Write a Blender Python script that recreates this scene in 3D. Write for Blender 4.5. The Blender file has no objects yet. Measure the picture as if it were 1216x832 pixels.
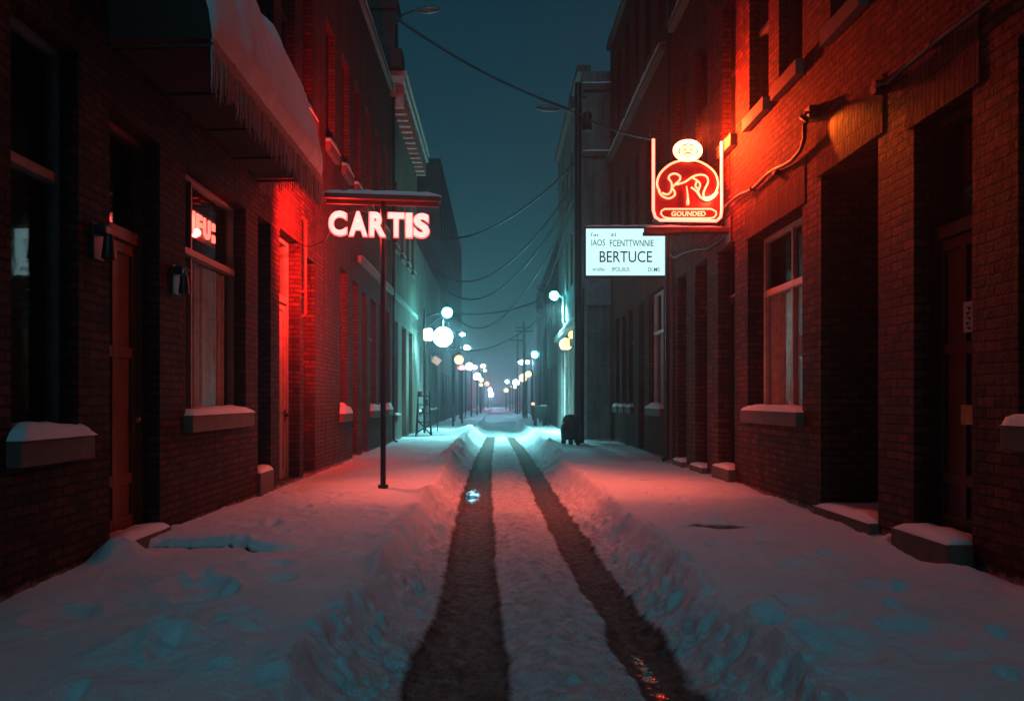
import bpy, math, random
import numpy as np
from mathutils import Vector, Matrix

R = math.radians
random.seed(7)
sc = bpy.context.scene
COL = sc.collection

# ------------------------------------------------------------------ camera, world, light, exposure
cam_d = bpy.data.cameras.new("camera")
cam = bpy.data.objects.new("camera", cam_d)
COL.objects.link(cam)
cam.location = (0, 0, 1.45)
cam.rotation_euler = (R(90), 0, 0)
cam_d.sensor_fit = 'HORIZONTAL'
cam_d.sensor_width = 36
cam_d.lens = 29.6
cam_d.shift_x = 18 / 1216
cam_d.shift_y = 58 / 1216
cam_d.clip_start = 0.05
cam_d.clip_end = 2000
sc.camera = cam

SUN_EL, SUN_ROT = 38.0, 180.0
world = bpy.data.worlds.new("World")
sc.world = world
world.use_nodes = True
wt = world.node_tree
wt.nodes.clear()
w_out = wt.nodes.new("ShaderNodeOutputWorld")
w_bg = wt.nodes.new("ShaderNodeBackground")
w_sky = wt.nodes.new("ShaderNodeTexSky")
w_sky.sky_type = 'NISHITA'
w_sky.sun_disc = False
w_sky.sun_elevation = R(SUN_EL)
w_sky.sun_rotation = R(SUN_ROT)
w_mix = wt.nodes.new("ShaderNodeMixRGB")
w_mix.blend_type = 'MULTIPLY'
w_mix.inputs[0].default_value = 1.0
w_mix.inputs[2].default_value = (0.26, 1.0, 0.92, 1)
wt.links.new(w_sky.outputs[0], w_mix.inputs[1])
wt.links.new(w_mix.outputs[0], w_bg.inputs[0])
w_bg.inputs[1].default_value = 0.0135
wt.links.new(w_bg.outputs[0], w_out.inputs[0])

sun_d = bpy.data.lights.new("moonlight", 'SUN')
sun_d.energy = 0.40
sun_d.angle = R(12)
sun_d.color = (0.24, 0.72, 0.97)
sun = bpy.data.objects.new("moonlight", sun_d)
COL.objects.link(sun)
sun.rotation_euler = (R(90 - SUN_EL), 0, R(-(SUN_ROT - 180)))

vs = sc.view_settings
vs.view_transform = 'Standard'
vs.look = 'None'
vs.exposure = 0.0
vs.gamma = 1.0
vs.use_curve_mapping = False
cy = sc.cycles
cy.max_bounces = 6
cy.diffuse_bounces = 3
cy.glossy_bounces = 3
cy.transmission_bounces = 4
cy.transparent_max_bounces = 8
cy.volume_bounces = 0
cy.sample_clamp_indirect = 3.0
cy.sample_clamp_direct = 0.0
cy.caustics_reflective = False
cy.caustics_refractive = False
cy.use_denoising = True

# ------------------------------------------------------------------ noise
def _hash(ix, iy, seed):
    n = (ix.astype(np.int64) * 374761393 + iy.astype(np.int64) * 668265263 + seed * 1442695041) & 0x7fffffff
    n = ((n ^ (n >> 13)) * 1274126177) & 0x7fffffff
    n = (n ^ (n >> 16)) & 0xffffff
    return n / float(0xffffff)

def vnoise(x, y, seed=0):
    ix = np.floor(x); iy = np.floor(y)
    fx = x - ix; fy = y - iy
    fx = fx * fx * fx * (fx * (fx * 6 - 15) + 10); fy = fy * fy * fy * (fy * (fy * 6 - 15) + 10)
    a = _hash(ix, iy, seed); b = _hash(ix + 1, iy, seed)
    c = _hash(ix, iy + 1, seed); d = _hash(ix + 1, iy + 1, seed)
    return (a + (b - a) * fx) * (1 - fy) + (c + (d - c) * fx) * fy - 0.5

def fbm(x, y, seed=0, octv=4, gain=0.5):
    s = 0; a = 1.0
    for k in range(octv):
        s = s + a * vnoise(x * 2 ** k + 17.3 * k, y * 2 ** k - 9.1 * k, seed + k)
        a *= gain
    return s

def sstep(a, b, x):
    t = np.clip((x - a) / (b - a), 0, 1)
    return t * t * (3 - 2 * t)

# ------------------------------------------------------------------ materials
MATS = {}
class NT:
    def __init__(self, name):
        self.m = bpy.data.materials.new(name)
        self.m.use_nodes = True
        self.t = self.m.node_tree
        self.t.nodes.clear()
        self.out = self.n("ShaderNodeOutputMaterial")
        MATS[name] = self.m
    def n(self, typ, **kw):
        nd = self.t.nodes.new(typ)
        for k, v in kw.items():
            setattr(nd, k, v)
        return nd
    def l(self, a, b):
        self.t.links.new(a, b)
    def math(self, op, a, b=None, c=None, clamp=False):
        nd = self.n("ShaderNodeMath", operation=op, use_clamp=clamp)
        for i, v in enumerate((a, b, c)):
            if v is None: continue
            if isinstance(v, (int, float)): nd.inputs[i].default_value = v
            else: self.l(v, nd.inputs[i])
        return nd.outputs[0]
    def mix(self, fac, a, b, blend='MIX'):
        nd = self.n("ShaderNodeMixRGB", blend_type=blend)
        for i, v in enumerate((fac, a, b)):
            if isinstance(v, (int, float)): nd.inputs[i].default_value = v
            elif isinstance(v, tuple): nd.inputs[i].default_value = v + (1,) if len(v) == 3 else v
            else: self.l(v, nd.inputs[i])
        return nd.outputs[0]
    def noise(self, vec, scale, detail=4, rough=0.55):
        nd = self.n("ShaderNodeTexNoise")
        nd.inputs['Scale'].default_value = scale
        nd.inputs['Detail'].default_value = detail
        nd.inputs['Roughness'].default_value = rough
        self.l(vec, nd.inputs['Vector'])
        return nd.outputs[0]
    def ramp(self, fac, a, b, c0=(0, 0, 0), c1=(1, 1, 1)):
        nd = self.n("ShaderNodeValToRGB")
        nd.color_ramp.elements[0].position = a; nd.color_ramp.elements[1].position = b
        nd.color_ramp.elements[0].color = c0 + (1,); nd.color_ramp.elements[1].color = c1 + (1,)
        self.l(fac, nd.inputs[0])
        return nd.outputs[0]
    def pos(self):
        return self.n("ShaderNodeNewGeometry").outputs['Position']
    def bsdf(self, color, rough=0.6, metal=0.0, spec=0.5, normal=None):
        b = self.n("ShaderNodeBsdfPrincipled")
        for key, v in (('Base Color', color), ('Roughness', rough), ('Metallic', metal), ('Specular IOR Level', spec)):
            if isinstance(v, (int, float)): b.inputs[key].default_value = v
            elif isinstance(v, tuple): b.inputs[key].default_value = v + (1,)
            else: self.l(v, b.inputs[key])
        if normal is not None: self.l(normal, b.inputs['Normal'])
        self.l(b.outputs[0], self.out.inputs[0])
        return b
    def bump(self, h, dist, strength=1.0, normal=None):
        nd = self.n("ShaderNodeBump")
        nd.inputs['Distance'].default_value = dist
        nd.inputs['Strength'].default_value = strength
        self.l(h, nd.inputs['Height'])
        if normal is not None: self.l(normal, nd.inputs['Normal'])
        return nd.outputs[0]

def mat_plain(name, col, rough=0.6, metal=0.0, var=0.25, nscale=8, bump=0.002, spec=0.5):
    t = NT(name); p = t.pos()
    n1 = t.noise(p, nscale, 5)
    f = t.ramp(n1, 0.3, 0.7)
    c = t.mix(f, tuple(x * (1 - var) for x in col), tuple(min(1, x * (1 + var)) for x in col))
    n2 = t.noise(p, nscale * 9, 3)
    r = t.math('ADD', rough - 0.1, t.math('MULTIPLY', n1, 0.2))
    t.bsdf(c, r, metal, spec, t.bump(n2, bump))
    return t.m

def mat_brick(name, c1, c2, mortar, bw=0.23, rh=0.082, bump=0.012, rough=0.55, paint=None):
    t = NT(name); p = t.pos()
    sep = t.n("ShaderNodeSeparateXYZ"); t.l(p, sep.inputs[0])
    u = t.math('ADD', sep.outputs[0], sep.outputs[1])
    wob = t.noise(p, 5.0, 2)
    wob2 = t.noise(p, 23.0, 2)
    u2 = t.math('ADD', u, t.math('MULTIPLY', t.math('SUBTRACT', wob, 0.5), 0.05))
    u2 = t.math('ADD', u2, t.math('MULTIPLY', t.math('SUBTRACT', wob2, 0.5), 0.03))
    v2 = t.math('ADD', sep.outputs[2], t.math('MULTIPLY', t.math('SUBTRACT', wob, 0.5), 0.025))
    v2 = t.math('ADD', v2, t.math('MULTIPLY', t.math('SUBTRACT', wob2, 0.5), 0.016))
    cmb = t.n("ShaderNodeCombineXYZ"); t.l(u2, cmb.inputs[0]); t.l(v2, cmb.inputs[1])
    b = t.n("ShaderNodeTexBrick")
    b.offset = 0.5
    for k, v in (('Scale', 1.0), ('Mortar Size', 0.0125), ('Mortar Smooth', 0.25), ('Bias', 0.0), ('Brick Width', bw), ('Row Height', rh)):
        b.inputs[k].default_value = v
    b.inputs['Color1'].default_value = c1 + (1,)
    b.inputs['Color2'].default_value = c2 + (1,)
    b.inputs['Mortar'].default_value = mortar + (1,)
    t.l(cmb.outputs[0], b.inputs['Vector'])
    n_big = t.noise(p, 0.7, 5, 0.6)
    n_fin = t.noise(p, 42, 4, 0.7)
    n_mid = t.noise(p, 9, 3)
    col = t.mix(t.ramp(n_big, 0.35, 0.72), b.outputs[0], t.mix(0.6, b.outputs[0], tuple(x * 0.35 for x in c1)))
    col = t.mix(t.math('MULTIPLY', n_fin, 0.55), col, t.mix(1.0, col, (0.45, 0.42, 0.40), 'MULTIPLY'))
    if paint:   # patches of old pale paint left on the bricks
        col = t.mix(t.ramp(t.noise(p, 1.6, 6, 0.7), 0.42, 0.6), col, paint)
    low = t.math('SUBTRACT', 1.0, t.math('MULTIPLY', sep.outputs[2], 6.0), clamp=True)
    cl = t.ramp(t.math('ADD', t.math('MULTIPLY', low, 0.42), t.math('MULTIPLY', n_mid, 0.6)), 0.55, 0.74)
    col = t.mix(t.math('MULTIPLY', cl, t.math('MULTIPLY', low, 0.8)), col, (0.55, 0.57, 0.60))
    strs = t.n("ShaderNodeMapping"); strs.inputs['Scale'].default_value = (3.0, 3.0, 0.25); t.l(p, strs.inputs['Vector'])
    col = t.mix(t.ramp(t.noise(strs.outputs[0], 1.5, 5, 0.65), 0.45, 0.75), col, t.mix(1.0, col, (0.40, 0.38, 0.36), 'MULTIPLY'))
    h = t.math('ADD', t.math('MULTIPLY', b.outputs[1], -1.0), t.math('MULTIPLY', n_fin, 0.55))
    h = t.math('ADD', h, t.math('MULTIPLY', n_mid, 0.8))
    ro = t.math('ADD', rough + 0.12, t.math('MULTIPLY', n_mid, 0.3))
    t.bsdf(col, ro, 0, 0.10, t.bump(h, bump))
    return t.m

def mat_emit(name, col, strength, rough=0.4, base=(0.6, 0.6, 0.6)):
    t = NT(name)
    b = t.bsdf(base, rough)
    b.inputs['Emission Color'].default_value = col + (1,)
    b.inputs['Emission Strength'].default_value = strength
    return t.m

def mat_snow(name, bump=0.02):
    t = NT(name); p = t.pos()
    n1 = t.noise(p, 6, 5); n2 = t.noise(p, 45, 4, 0.65); n3 = t.noise(p, 1.2, 3)
    c = t.mix(t.ramp(n3, 0.3, 0.75), (0.83, 0.85, 0.87), (0.74, 0.76, 0.78))
    h = t.math('ADD', n1, t.math('MULTIPLY', n2, 0.35))
    t.bsdf(c, 0.6, 0, 0.35, t.bump(h, bump))
    return t.m

def mat_street(name):
    """snow that carries attributes: bare (swept to wet asphalt), slush, puddle"""
    t = NT(name); p = t.pos()
    def at(n):
        a = t.n("ShaderNodeAttribute", attribute_name=n); return a.outputs['Fac']
    bare, slush, pud = at('bare'), at('slush'), at('puddle')
    mp = t.n("ShaderNodeMapping"); t.l(p, mp.inputs['Vector'])
    n1 = t.noise(p, 7, 5); n2 = t.noise(p, 38, 5, 0.7); n3 = t.noise(p, 1.1, 4); n4 = t.noise(p, 120, 3, 0.6)
    snow = t.mix(t.ramp(n3, 0.3, 0.75), (0.84, 0.86, 0.88), (0.74, 0.76, 0.79))
    dirt = t.mix(t.ramp(n2, 0.42, 0.66), (0.55, 0.55, 0.55), (0.22, 0.21, 0.20))
    snow = t.mix(t.math('MULTIPLY', slush, t.ramp(n1, 0.25, 0.7)), snow, dirt)
    asph = t.mix(t.ramp(n4, 0.35, 0.7), (0.045, 0.024, 0.016), (0.12, 0.068, 0.046))
    edge = t.math('ADD', bare, t.math('MULTIPLY', t.math('SUBTRACT', n2, 0.5), 0.32))
    edge = t.math('ADD', edge, t.math('MULTIPLY', t.math('SUBTRACT', n1, 0.5), 0.38))
    f = t.ramp(edge, 0.34, 0.72)
    mp.inputs['Scale'].default_value = (7.0, 3.6, 3.0)
    strk = t.ramp(t.noise(mp.outputs[0], 2.0, 6, 0.7), 0.30, 0.62, (0.78, 0.78, 0.78))
    f = t.math('MULTIPLY', f, strk)
    col = t.mix(f, snow, asph)
    rw = t.math('ADD', 0.52, t.math('MULTIPLY', n1, 0.35))
    rough = t.mix(f, (0.62, 0.62, 0.62), rw)
    pf = t.ramp(t.math('ADD', pud, t.math('MULTIPLY', t.math('SUBTRACT', t.noise(p, 26, 4, 0.7), 0.5), 3.2)), 0.58, 0.68)
    pf = t.math('MULTIPLY', pf, t.math('GREATER_THAN', pud, 0.03))
    rough = t.mix(pf, rough, (0.07, 0.07, 0.07))
    col = t.mix(pf, col, (0.012, 0.012, 0.012))
    h = t.math('ADD', n1, t.math('MULTIPLY', n2, 0.5))
    h = t.math('ADD', h, t.math('MULTIPLY', n4, 0.32))
    damp = t.math('SUBTRACT', 1.0, t.math('MULTIPLY', pf, 0.93))
    h = t.math('MULTIPLY', h, damp)
    spec = t.math('ADD', 0.12, t.math('MULTIPLY', pf, 0.5))
    t.bsdf(col, rough, 0, spec, t.bump(h, 0.035))
    return t.m

def mat_glass(name, tint=(0.88, 0.9, 0.9), rough=0.03):
    t = NT(name); p = t.pos()
    tr = t.n("ShaderNodeBsdfTransparent"); tr.inputs[0].default_value = tint + (1,)
    gl = t.n("ShaderNodeBsdfGlossy"); gl.inputs['Roughness'].default_value = rough
    wav = t.bump(t.noise(p, 2.2, 2), 0.02, 0.06)
    t.l(wav, gl.inputs['Normal'])
    ge = t.n("ShaderNodeNewGeometry")
    dp = t.n("ShaderNodeVectorMath", operation='DOT_PRODUCT'); t.l(ge.outputs['Incoming'], dp.inputs[0]); t.l(ge.outputs['Normal'], dp.inputs[1])
    cz = t.math('SUBTRACT', 1.0, t.math('ABSOLUTE', dp.outputs['Value']), clamp=True)
    fr_ = t.math('ADD', 0.05, t.math('MULTIPLY', t.math('POWER', cz, 5.0), 0.95), clamp=True)
    mx = t.n("ShaderNodeMixShader")
    t.l(fr_, mx.inputs[0]); t.l(tr.outputs[0], mx.inputs[1]); t.l(gl.outputs[0], mx.inputs[2])
    t.l(mx.outputs[0], t.out.inputs[0])
    return t.m

mat_brick('brick_red', (0.17, 0.050, 0.034), (0.055, 0.020, 0.016), (0.022, 0.018, 0.017), bump=0.035)
mat_brick('brick_brown', (0.24, 0.085, 0.058), (0.13, 0.052, 0.038), (0.05, 0.04, 0.036), bump=0.03)
mat_brick('brick_mixed', (0.25, 0.066, 0.040), (0.07, 0.024, 0.018), (0.020, 0.016, 0.014), bw=0.24, rh=0.092, bump=0.045, rough=0.45)
mat_brick('brick_painted', (0.26, 0.25, 0.20), (0.33, 0.31, 0.25), (0.22, 0.21, 0.18), bump=0.008)
mat_brick('brick_dark', (0.09, 0.075, 0.07), (0.13, 0.10, 0.09), (0.08, 0.075, 0.07))
mat_brick('brick_grey', (0.28, 0.27, 0.26), (0.36, 0.345, 0.335), (0.23, 0.22, 0.215))
mat_brick('soldier', (0.17, 0.055, 0.038), (0.22, 0.08, 0.052), (0.055, 0.045, 0.04), bw=0.082, rh=0.5, bump=0.015)
mat_plain('stone', (0.12, 0.085, 0.07), 0.75, nscale=6, bump=0.006)
mat_plain('stone_pale', (0.34, 0.33, 0.29), 0.7, nscale=4, bump=0.004)
mat_plain('concrete', (0.20, 0.20, 0.20), 0.8, nscale=3, bump=0.004)
mat_plain('wood_brown', (0.15, 0.055, 0.022), 0.45, nscale=5, bump=0.002)
mat_plain('wood_dark', (0.013, 0.011, 0.010), 0.45, nscale=5, bump=0.002)
mat_plain('paint_white', (0.62, 0.60, 0.56), 0.5, nscale=6, bump=0.0015, var=0.15)
mat_plain('paint_grey', (0.20, 0.20, 0.20), 0.5, nscale=6, bump=0.0015)
mat_plain('paint_dark', (0.020, 0.019, 0.019), 0.4, nscale=6, bump=0.0015)
mat_plain('paint_teal', (0.16, 0.24, 0.24), 0.5, nscale=6)
mat_plain('metal_dark', (0.025, 0.025, 0.027), 0.42, 0.6, nscale=14, bump=0.001)
mat_plain('metal_rust', (0.16, 0.05, 0.03), 0.55, 0.3, nscale=11, bump=0.002)
mat_plain('metal_grey', (0.16, 0.16, 0.16), 0.5, 0.6, nscale=10, bump=0.001)
mat_plain('rubber', (0.016, 0.016, 0.017), 0.5, nscale=20, bump=0.001)
mat_plain('canvas', (0.022, 0.018, 0.018), 0.9, nscale=18, bump=0.003)
mat_plain('fringe', (0.42, 0.36, 0.34), 0.6, nscale=25, bump=0.003)
mat_plain('curtain', (0.82, 0.79, 0.76), 0.85, nscale=12, bump=0.003)
mat_plain('sign_red', (0.20, 0.007, 0.006), 0.4, nscale=8, bump=0.001, var=0.15)
mat_plain('paper', (0.62, 0.60, 0.56), 0.8, nscale=10, bump=0.0005, var=0.08)
mat_plain('ink', (0.05, 0.05, 0.055), 0.7, nscale=30, bump=0.0)
mat_plain('ink_grey', (0.16, 0.19, 0.20), 0.7, nscale=30, bump=0.0)
mat_plain('brass', (0.42, 0.28, 0.12), 0.3, 0.9, nscale=20, bump=0.0005)
mat_plain('ground_soil', (0.30, 0.31, 0.32), 0.9, nscale=2, bump=0.01)
mat_plain('sign_orange', (0.6, 0.20, 0.10), 0.5, nscale=10)
mat_snow('snow')
mat_street('street_snow')
mat_glass('glass')

# ------------------------------------------------------------------ mesh helpers
class MB:
    def __init__(self):
        self.v = []; self.f = []
    def add(self, verts, faces):
        o = len(self.v)
        self.v += [tuple(x) for x in verts]
        self.f += [tuple(i + o for i in f) for f in faces]
        return self
    def quad(self, a, b, c, d):
        return self.add([a, b, c, d], [(0, 1, 2, 3)])
    def box(self, x0, x1, y0, y1, z0, z1):
        if x0 > x1: x0, x1 = x1, x0
        if y0 > y1: y0, y1 = y1, y0
        if z0 > z1: z0, z1 = z1, z0
        v = [(x0, y0, z0), (x1, y0, z0), (x1, y1, z0), (x0, y1, z0), (x0, y0, z1), (x1, y0, z1), (x1, y1, z1), (x0, y1, z1)]
        return self.add(v, [(0, 3, 2, 1), (4, 5, 6, 7), (0, 1, 5, 4), (1, 2, 6, 5), (2, 3, 7, 6), (3, 0, 4, 7)])
    def bbox(self, x0, x1, y0, y1, z0, z1, b=0.012):
        """box with chamfered edges"""
        if x0 > x1: x0, x1 = x1, x0
        if y0 > y1: y0, y1 = y1, y0
        if z0 > z1: z0, z1 = z1, z0
        b = min(b, (x1 - x0) * .45, (y1 - y0) * .45, (z1 - z0) * .45)
        import bmesh
        bm = bmesh.new()
        bmesh.ops.create_cube(bm, size=1.0)
        for v in bm.verts:
            v.co = Vector(((x0 + x1) / 2 + v.co.x * (x1 - x0), (y0 + y1) / 2 + v.co.y * (y1 - y0), (z0 + z1) / 2 + v.co.z * (z1 - z0)))
        bmesh.ops.bevel(bm, geom=bm.edges[:], offset=b, segments=2, affect='EDGES', profile=0.6)
        bm.verts.index_update()
        self.add([v.co[:] for v in bm.verts], [[v.index for v in f.verts] for f in bm.faces])
        bm.free()
        return self
    def tube(self, pts, r, n=8, cap=True, closed=False):
        pts = [Vector(p) for p in pts]
        m = len(pts)
        rr = r if isinstance(r, (list, tuple)) else [r] * m
        rings = []
        prev = None
        for i, p in enumerate(pts):
            if closed:
                d = (pts[(i + 1) % m] - pts[i - 1])
            else:
                d = pts[min(i + 1, m - 1)] - pts[max(i - 1, 0)]
            d.normalize()
            if prev is None:
                a = Vector((0, 0, 1)) if abs(d.z) < 0.9 else Vector((0, 1, 0))
                a = (a - d * a.dot(d)).normalized()
            else:
                a = (prev - d * prev.dot(d))
                a = a.normalized() if a.length > 1e-6 else d.orthogonal().normalized()
            prev = a
            b = d.cross(a)
            rings.append([p + (a * math.cos(2 * math.pi * k / n) + b * math.sin(2 * math.pi * k / n)) * rr[i] for k in range(n)])
        v = [q for ring in rings for q in ring]
        f = []
        for i in range(m if closed else m - 1):
            j = (i + 1) % m
            for k in range(n):
                k2 = (k + 1) % n
                f.append((i * n + k, i * n + k2, j * n + k2, j * n + k))
        if cap and not closed:
            f.append(tuple(range(n))[::-1]); f.append(tuple((m - 1) * n + k for k in range(n)))
        return self.add(v, f)
    def lathe(self, prof, c=(0, 0, 0), n=20, axis='z', sx=1.0, sy=1.0):
        v = []; f = []
        for (r, z) in prof:
            for k in range(n):
                a = 2 * math.pi * k / n
                v.append((c[0] + r * sx * math.cos(a), c[1] + r * sy * math.sin(a), c[2] + z))
        m = len(prof)
        for i in range(m - 1):
            for k in range(n):
                k2 = (k + 1) % n
                f.append((i * n + k, i * n + k2, (i + 1) * n + k2, (i + 1) * n + k))
        f.append(tuple(range(n))[::-1]); f.append(tuple((m - 1) * n + k for k in range(n)))
        return self.add(v, f)
    def sphere(self, c, r, n=20, sz=1.0):
        prof = [(max(1e-4, r * math.sin(math.pi * i / 12)), -r * sz * math.cos(math.pi * i / 12)) for i in range(13)]
        return self.lathe(prof, c, n)
    def snow(self, x0, x1, y0, y1, z, t, nx=10, ny=10, seed=0, over=0.0, p=4.0):
        """a rounded, uneven cap of snow lying on a rectangle"""
        if x0 > x1: x0, x1 = x1, x0
        if y0 > y1: y0, y1 = y1, y0
        gx = np.linspace(-1, 1, nx + 1); gy = np.linspace(-1, 1, ny + 1)
        gx = np.sign(gx) * np.abs(gx) ** 0.6; gy = np.sign(gy) * np.abs(gy) ** 0.6
        A, B = np.meshgrid(gx, gy)
        X = (x0 + x1) / 2 + A * ((x1 - x0) / 2 + over); Y = (y0 + y1) / 2 + B * ((y1 - y0) / 2 + over)
        env = np.clip((1 - np.abs(A) ** p) * (1 - np.abs(B) ** p), 0, 1) ** 0.5
        nz = fbm(X * 5 + seed * 3.1, Y * 5 + z * 7, seed, 3)
        Z = z + t * env * (1 + 0.6 * nz)
        X2 = X + 0.02 * vnoise(Y * 9, X * 9 + seed, seed + 5) * (np.abs(A) > .97)
        v = list(zip(X2.ravel(), Y.ravel(), Z.ravel()))
        w = nx + 1
        f = [(j * w + i, j * w + i + 1, (j + 1) * w + i + 1, (j + 1) * w + i) for j in range(ny) for i in range(nx)]
        o = len(v)
        cr = [(X2[0, 0], Y[0, 0], z), (X2[0, -1], Y[0, -1], z), (X2[-1, -1], Y[-1, -1], z), (X2[-1, 0], Y[-1, 0], z)]
        v += [(a, b, c - 0.002) for a, b, c in cr]
        f.append((o + 3, o + 2, o + 1, o))
        return self.add(v, f)
    def xform(self, M):
        self.v = [tuple(M @ Vector(p)) for p in self.v]
        return self

ORG = {}
def link(o, parent=None):
    COL.objects.link(o)
    if parent is not None:
        o.parent = parent
        ORG[o.name] = ORG[parent.name]
    return o

def obj(name, mb, mat, parent=None, smooth=False, org=None):
    base = ORG[parent.name] if parent is not None else Vector(org if org is not None else (0, 0, 0))
    me = bpy.data.meshes.new(name)
    me.from_pydata([(v[0] - base[0], v[1] - base[1], v[2] - base[2]) for v in mb.v], [], mb.f)
    me.materials.append(MATS[mat])
    if smooth:
        me.polygons.foreach_set('use_smooth', [True] * len(me.polygons))
        try: me.set_sharp_from_angle(angle=R(50))
        except Exception: pass
    me.update()
    o = bpy.data.objects.new(name, me)
    if parent is None:
        o.location = base
    link(o, parent)
    if parent is None:
        ORG[o.name] = Vector(base)
    return o

def tag(o, label=None, cat=None, group=None, kind=None):
    if label: o['label'] = label
    if cat: o['category'] = cat
    if group: o['group'] = group
    if kind: o['kind'] = kind
    return o

def thing(name, label, cat, loc, group=None):
    o = bpy.data.objects.new(name, None)
    o.empty_display_size = 0.2
    COL.objects.link(o)
    o.location = loc
    ORG[o.name] = Vector(loc)
    return tag(o, label, cat, group)

# ------------------------------------------------------------------ ground: road, two sidewalks
def crest_l(y): return -1.10 + 0.16 * vnoise(y * 0.45, y * 0 + 3.3, 11) + 0.10 * vnoise(y * 1.7, y * 0 + 8.3, 12)
def crest_r(y): return 1.64 + 0.16 * vnoise(y * 0.45, y * 0 + 5.1, 13) + 0.10 * vnoise(y * 1.7, y * 0 + 1.9, 14)

FOOT = [(-2.63, 9.4, .20, .13, .055), (-2.30, 6.45, .22, .13, .07), (-2.12, 6.15, .20, .12, .06), (-1.70, 5.5, .17, .12, .05),
        (-1.95, 7.3, .16, .10, .045), (-1.75, 6.7, .13, .09, .04), (-1.62, 11.2, .12, .09, .045), (-1.50, 10.6, .11, .09, .04),
        (-2.1, 12.0, .12, .08, .035), (-1.45, 9.0, .14, .1, .045), (-1.6, 8.1, .15, .1, .04), (-2.9, 5.6, .17, .12, .04),
        (2.3, 8.4, .18, .12, .04), (2.7, 7.4, .2, .12, .04), (3.0, 6.4, .2, .14, .05), (2.2, 6.0, .18, .12, .045), (2.1, 11.5, .12, .08, .03),
        (2.45, 12.7, .11, .08, .03), (2.6, 5.2, .2, .14, .05), (2.0, 4.9, .2, .15, .05)]
_r = random.Random(11)
for k in range(15):      # two walkers' tracks
    FOOT.append((2.75 + .16 * (-1) ** k + .25 * math.sin(k * .35) + _r.uniform(-.04, .04), 3.6 + k * .72 + _r.uniform(-.06, .06), .075, .075, .05))
    FOOT.append((-2.15 + .15 * (-1) ** k + .3 * math.sin(k * .3 + 2) + _r.uniform(-.04, .04), 3.4 + k * .70 + _r.uniform(-.06, .06), .075, .075, .05))
# humps (x, y, rx, ry, height): drifts by steps, lumps pushed up along the kerb
HUMP = [(-3.38, 7.55, .20, .30, .20), (3.85, 7.0, .2, .28, .10), (-1.9, 4.9, .42, .25, .12), (-1.55, 5.3, .3, .25, .10), (-1.35, 4.6, .3, .25, .12),
        (1.95, 5.1, .25, .22, .12), (1.8, 5.6, .16, .16, .11), (1.95, 6.0, .2, .14, .06), (3.98, 8.45, .13, .2, .09),
        (-1.25, 21.5, .2, .5, .16), (-1.2, 24.0, .2, .5, .20), (-1.2, 26.5, .22, .7, .22), (-1.15, 30.5, .3, 1.0, .2), (1.75, 27.0, .3, 1.3, .13), (1.7, 35.0, .4, 2.0, .16),
        (-1.2, 38.0, .6, 2.0, .25)]

def interp(y, ks):
    return np.interp(y, [k[0] for k in ks], [k[1] for k in ks])

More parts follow.
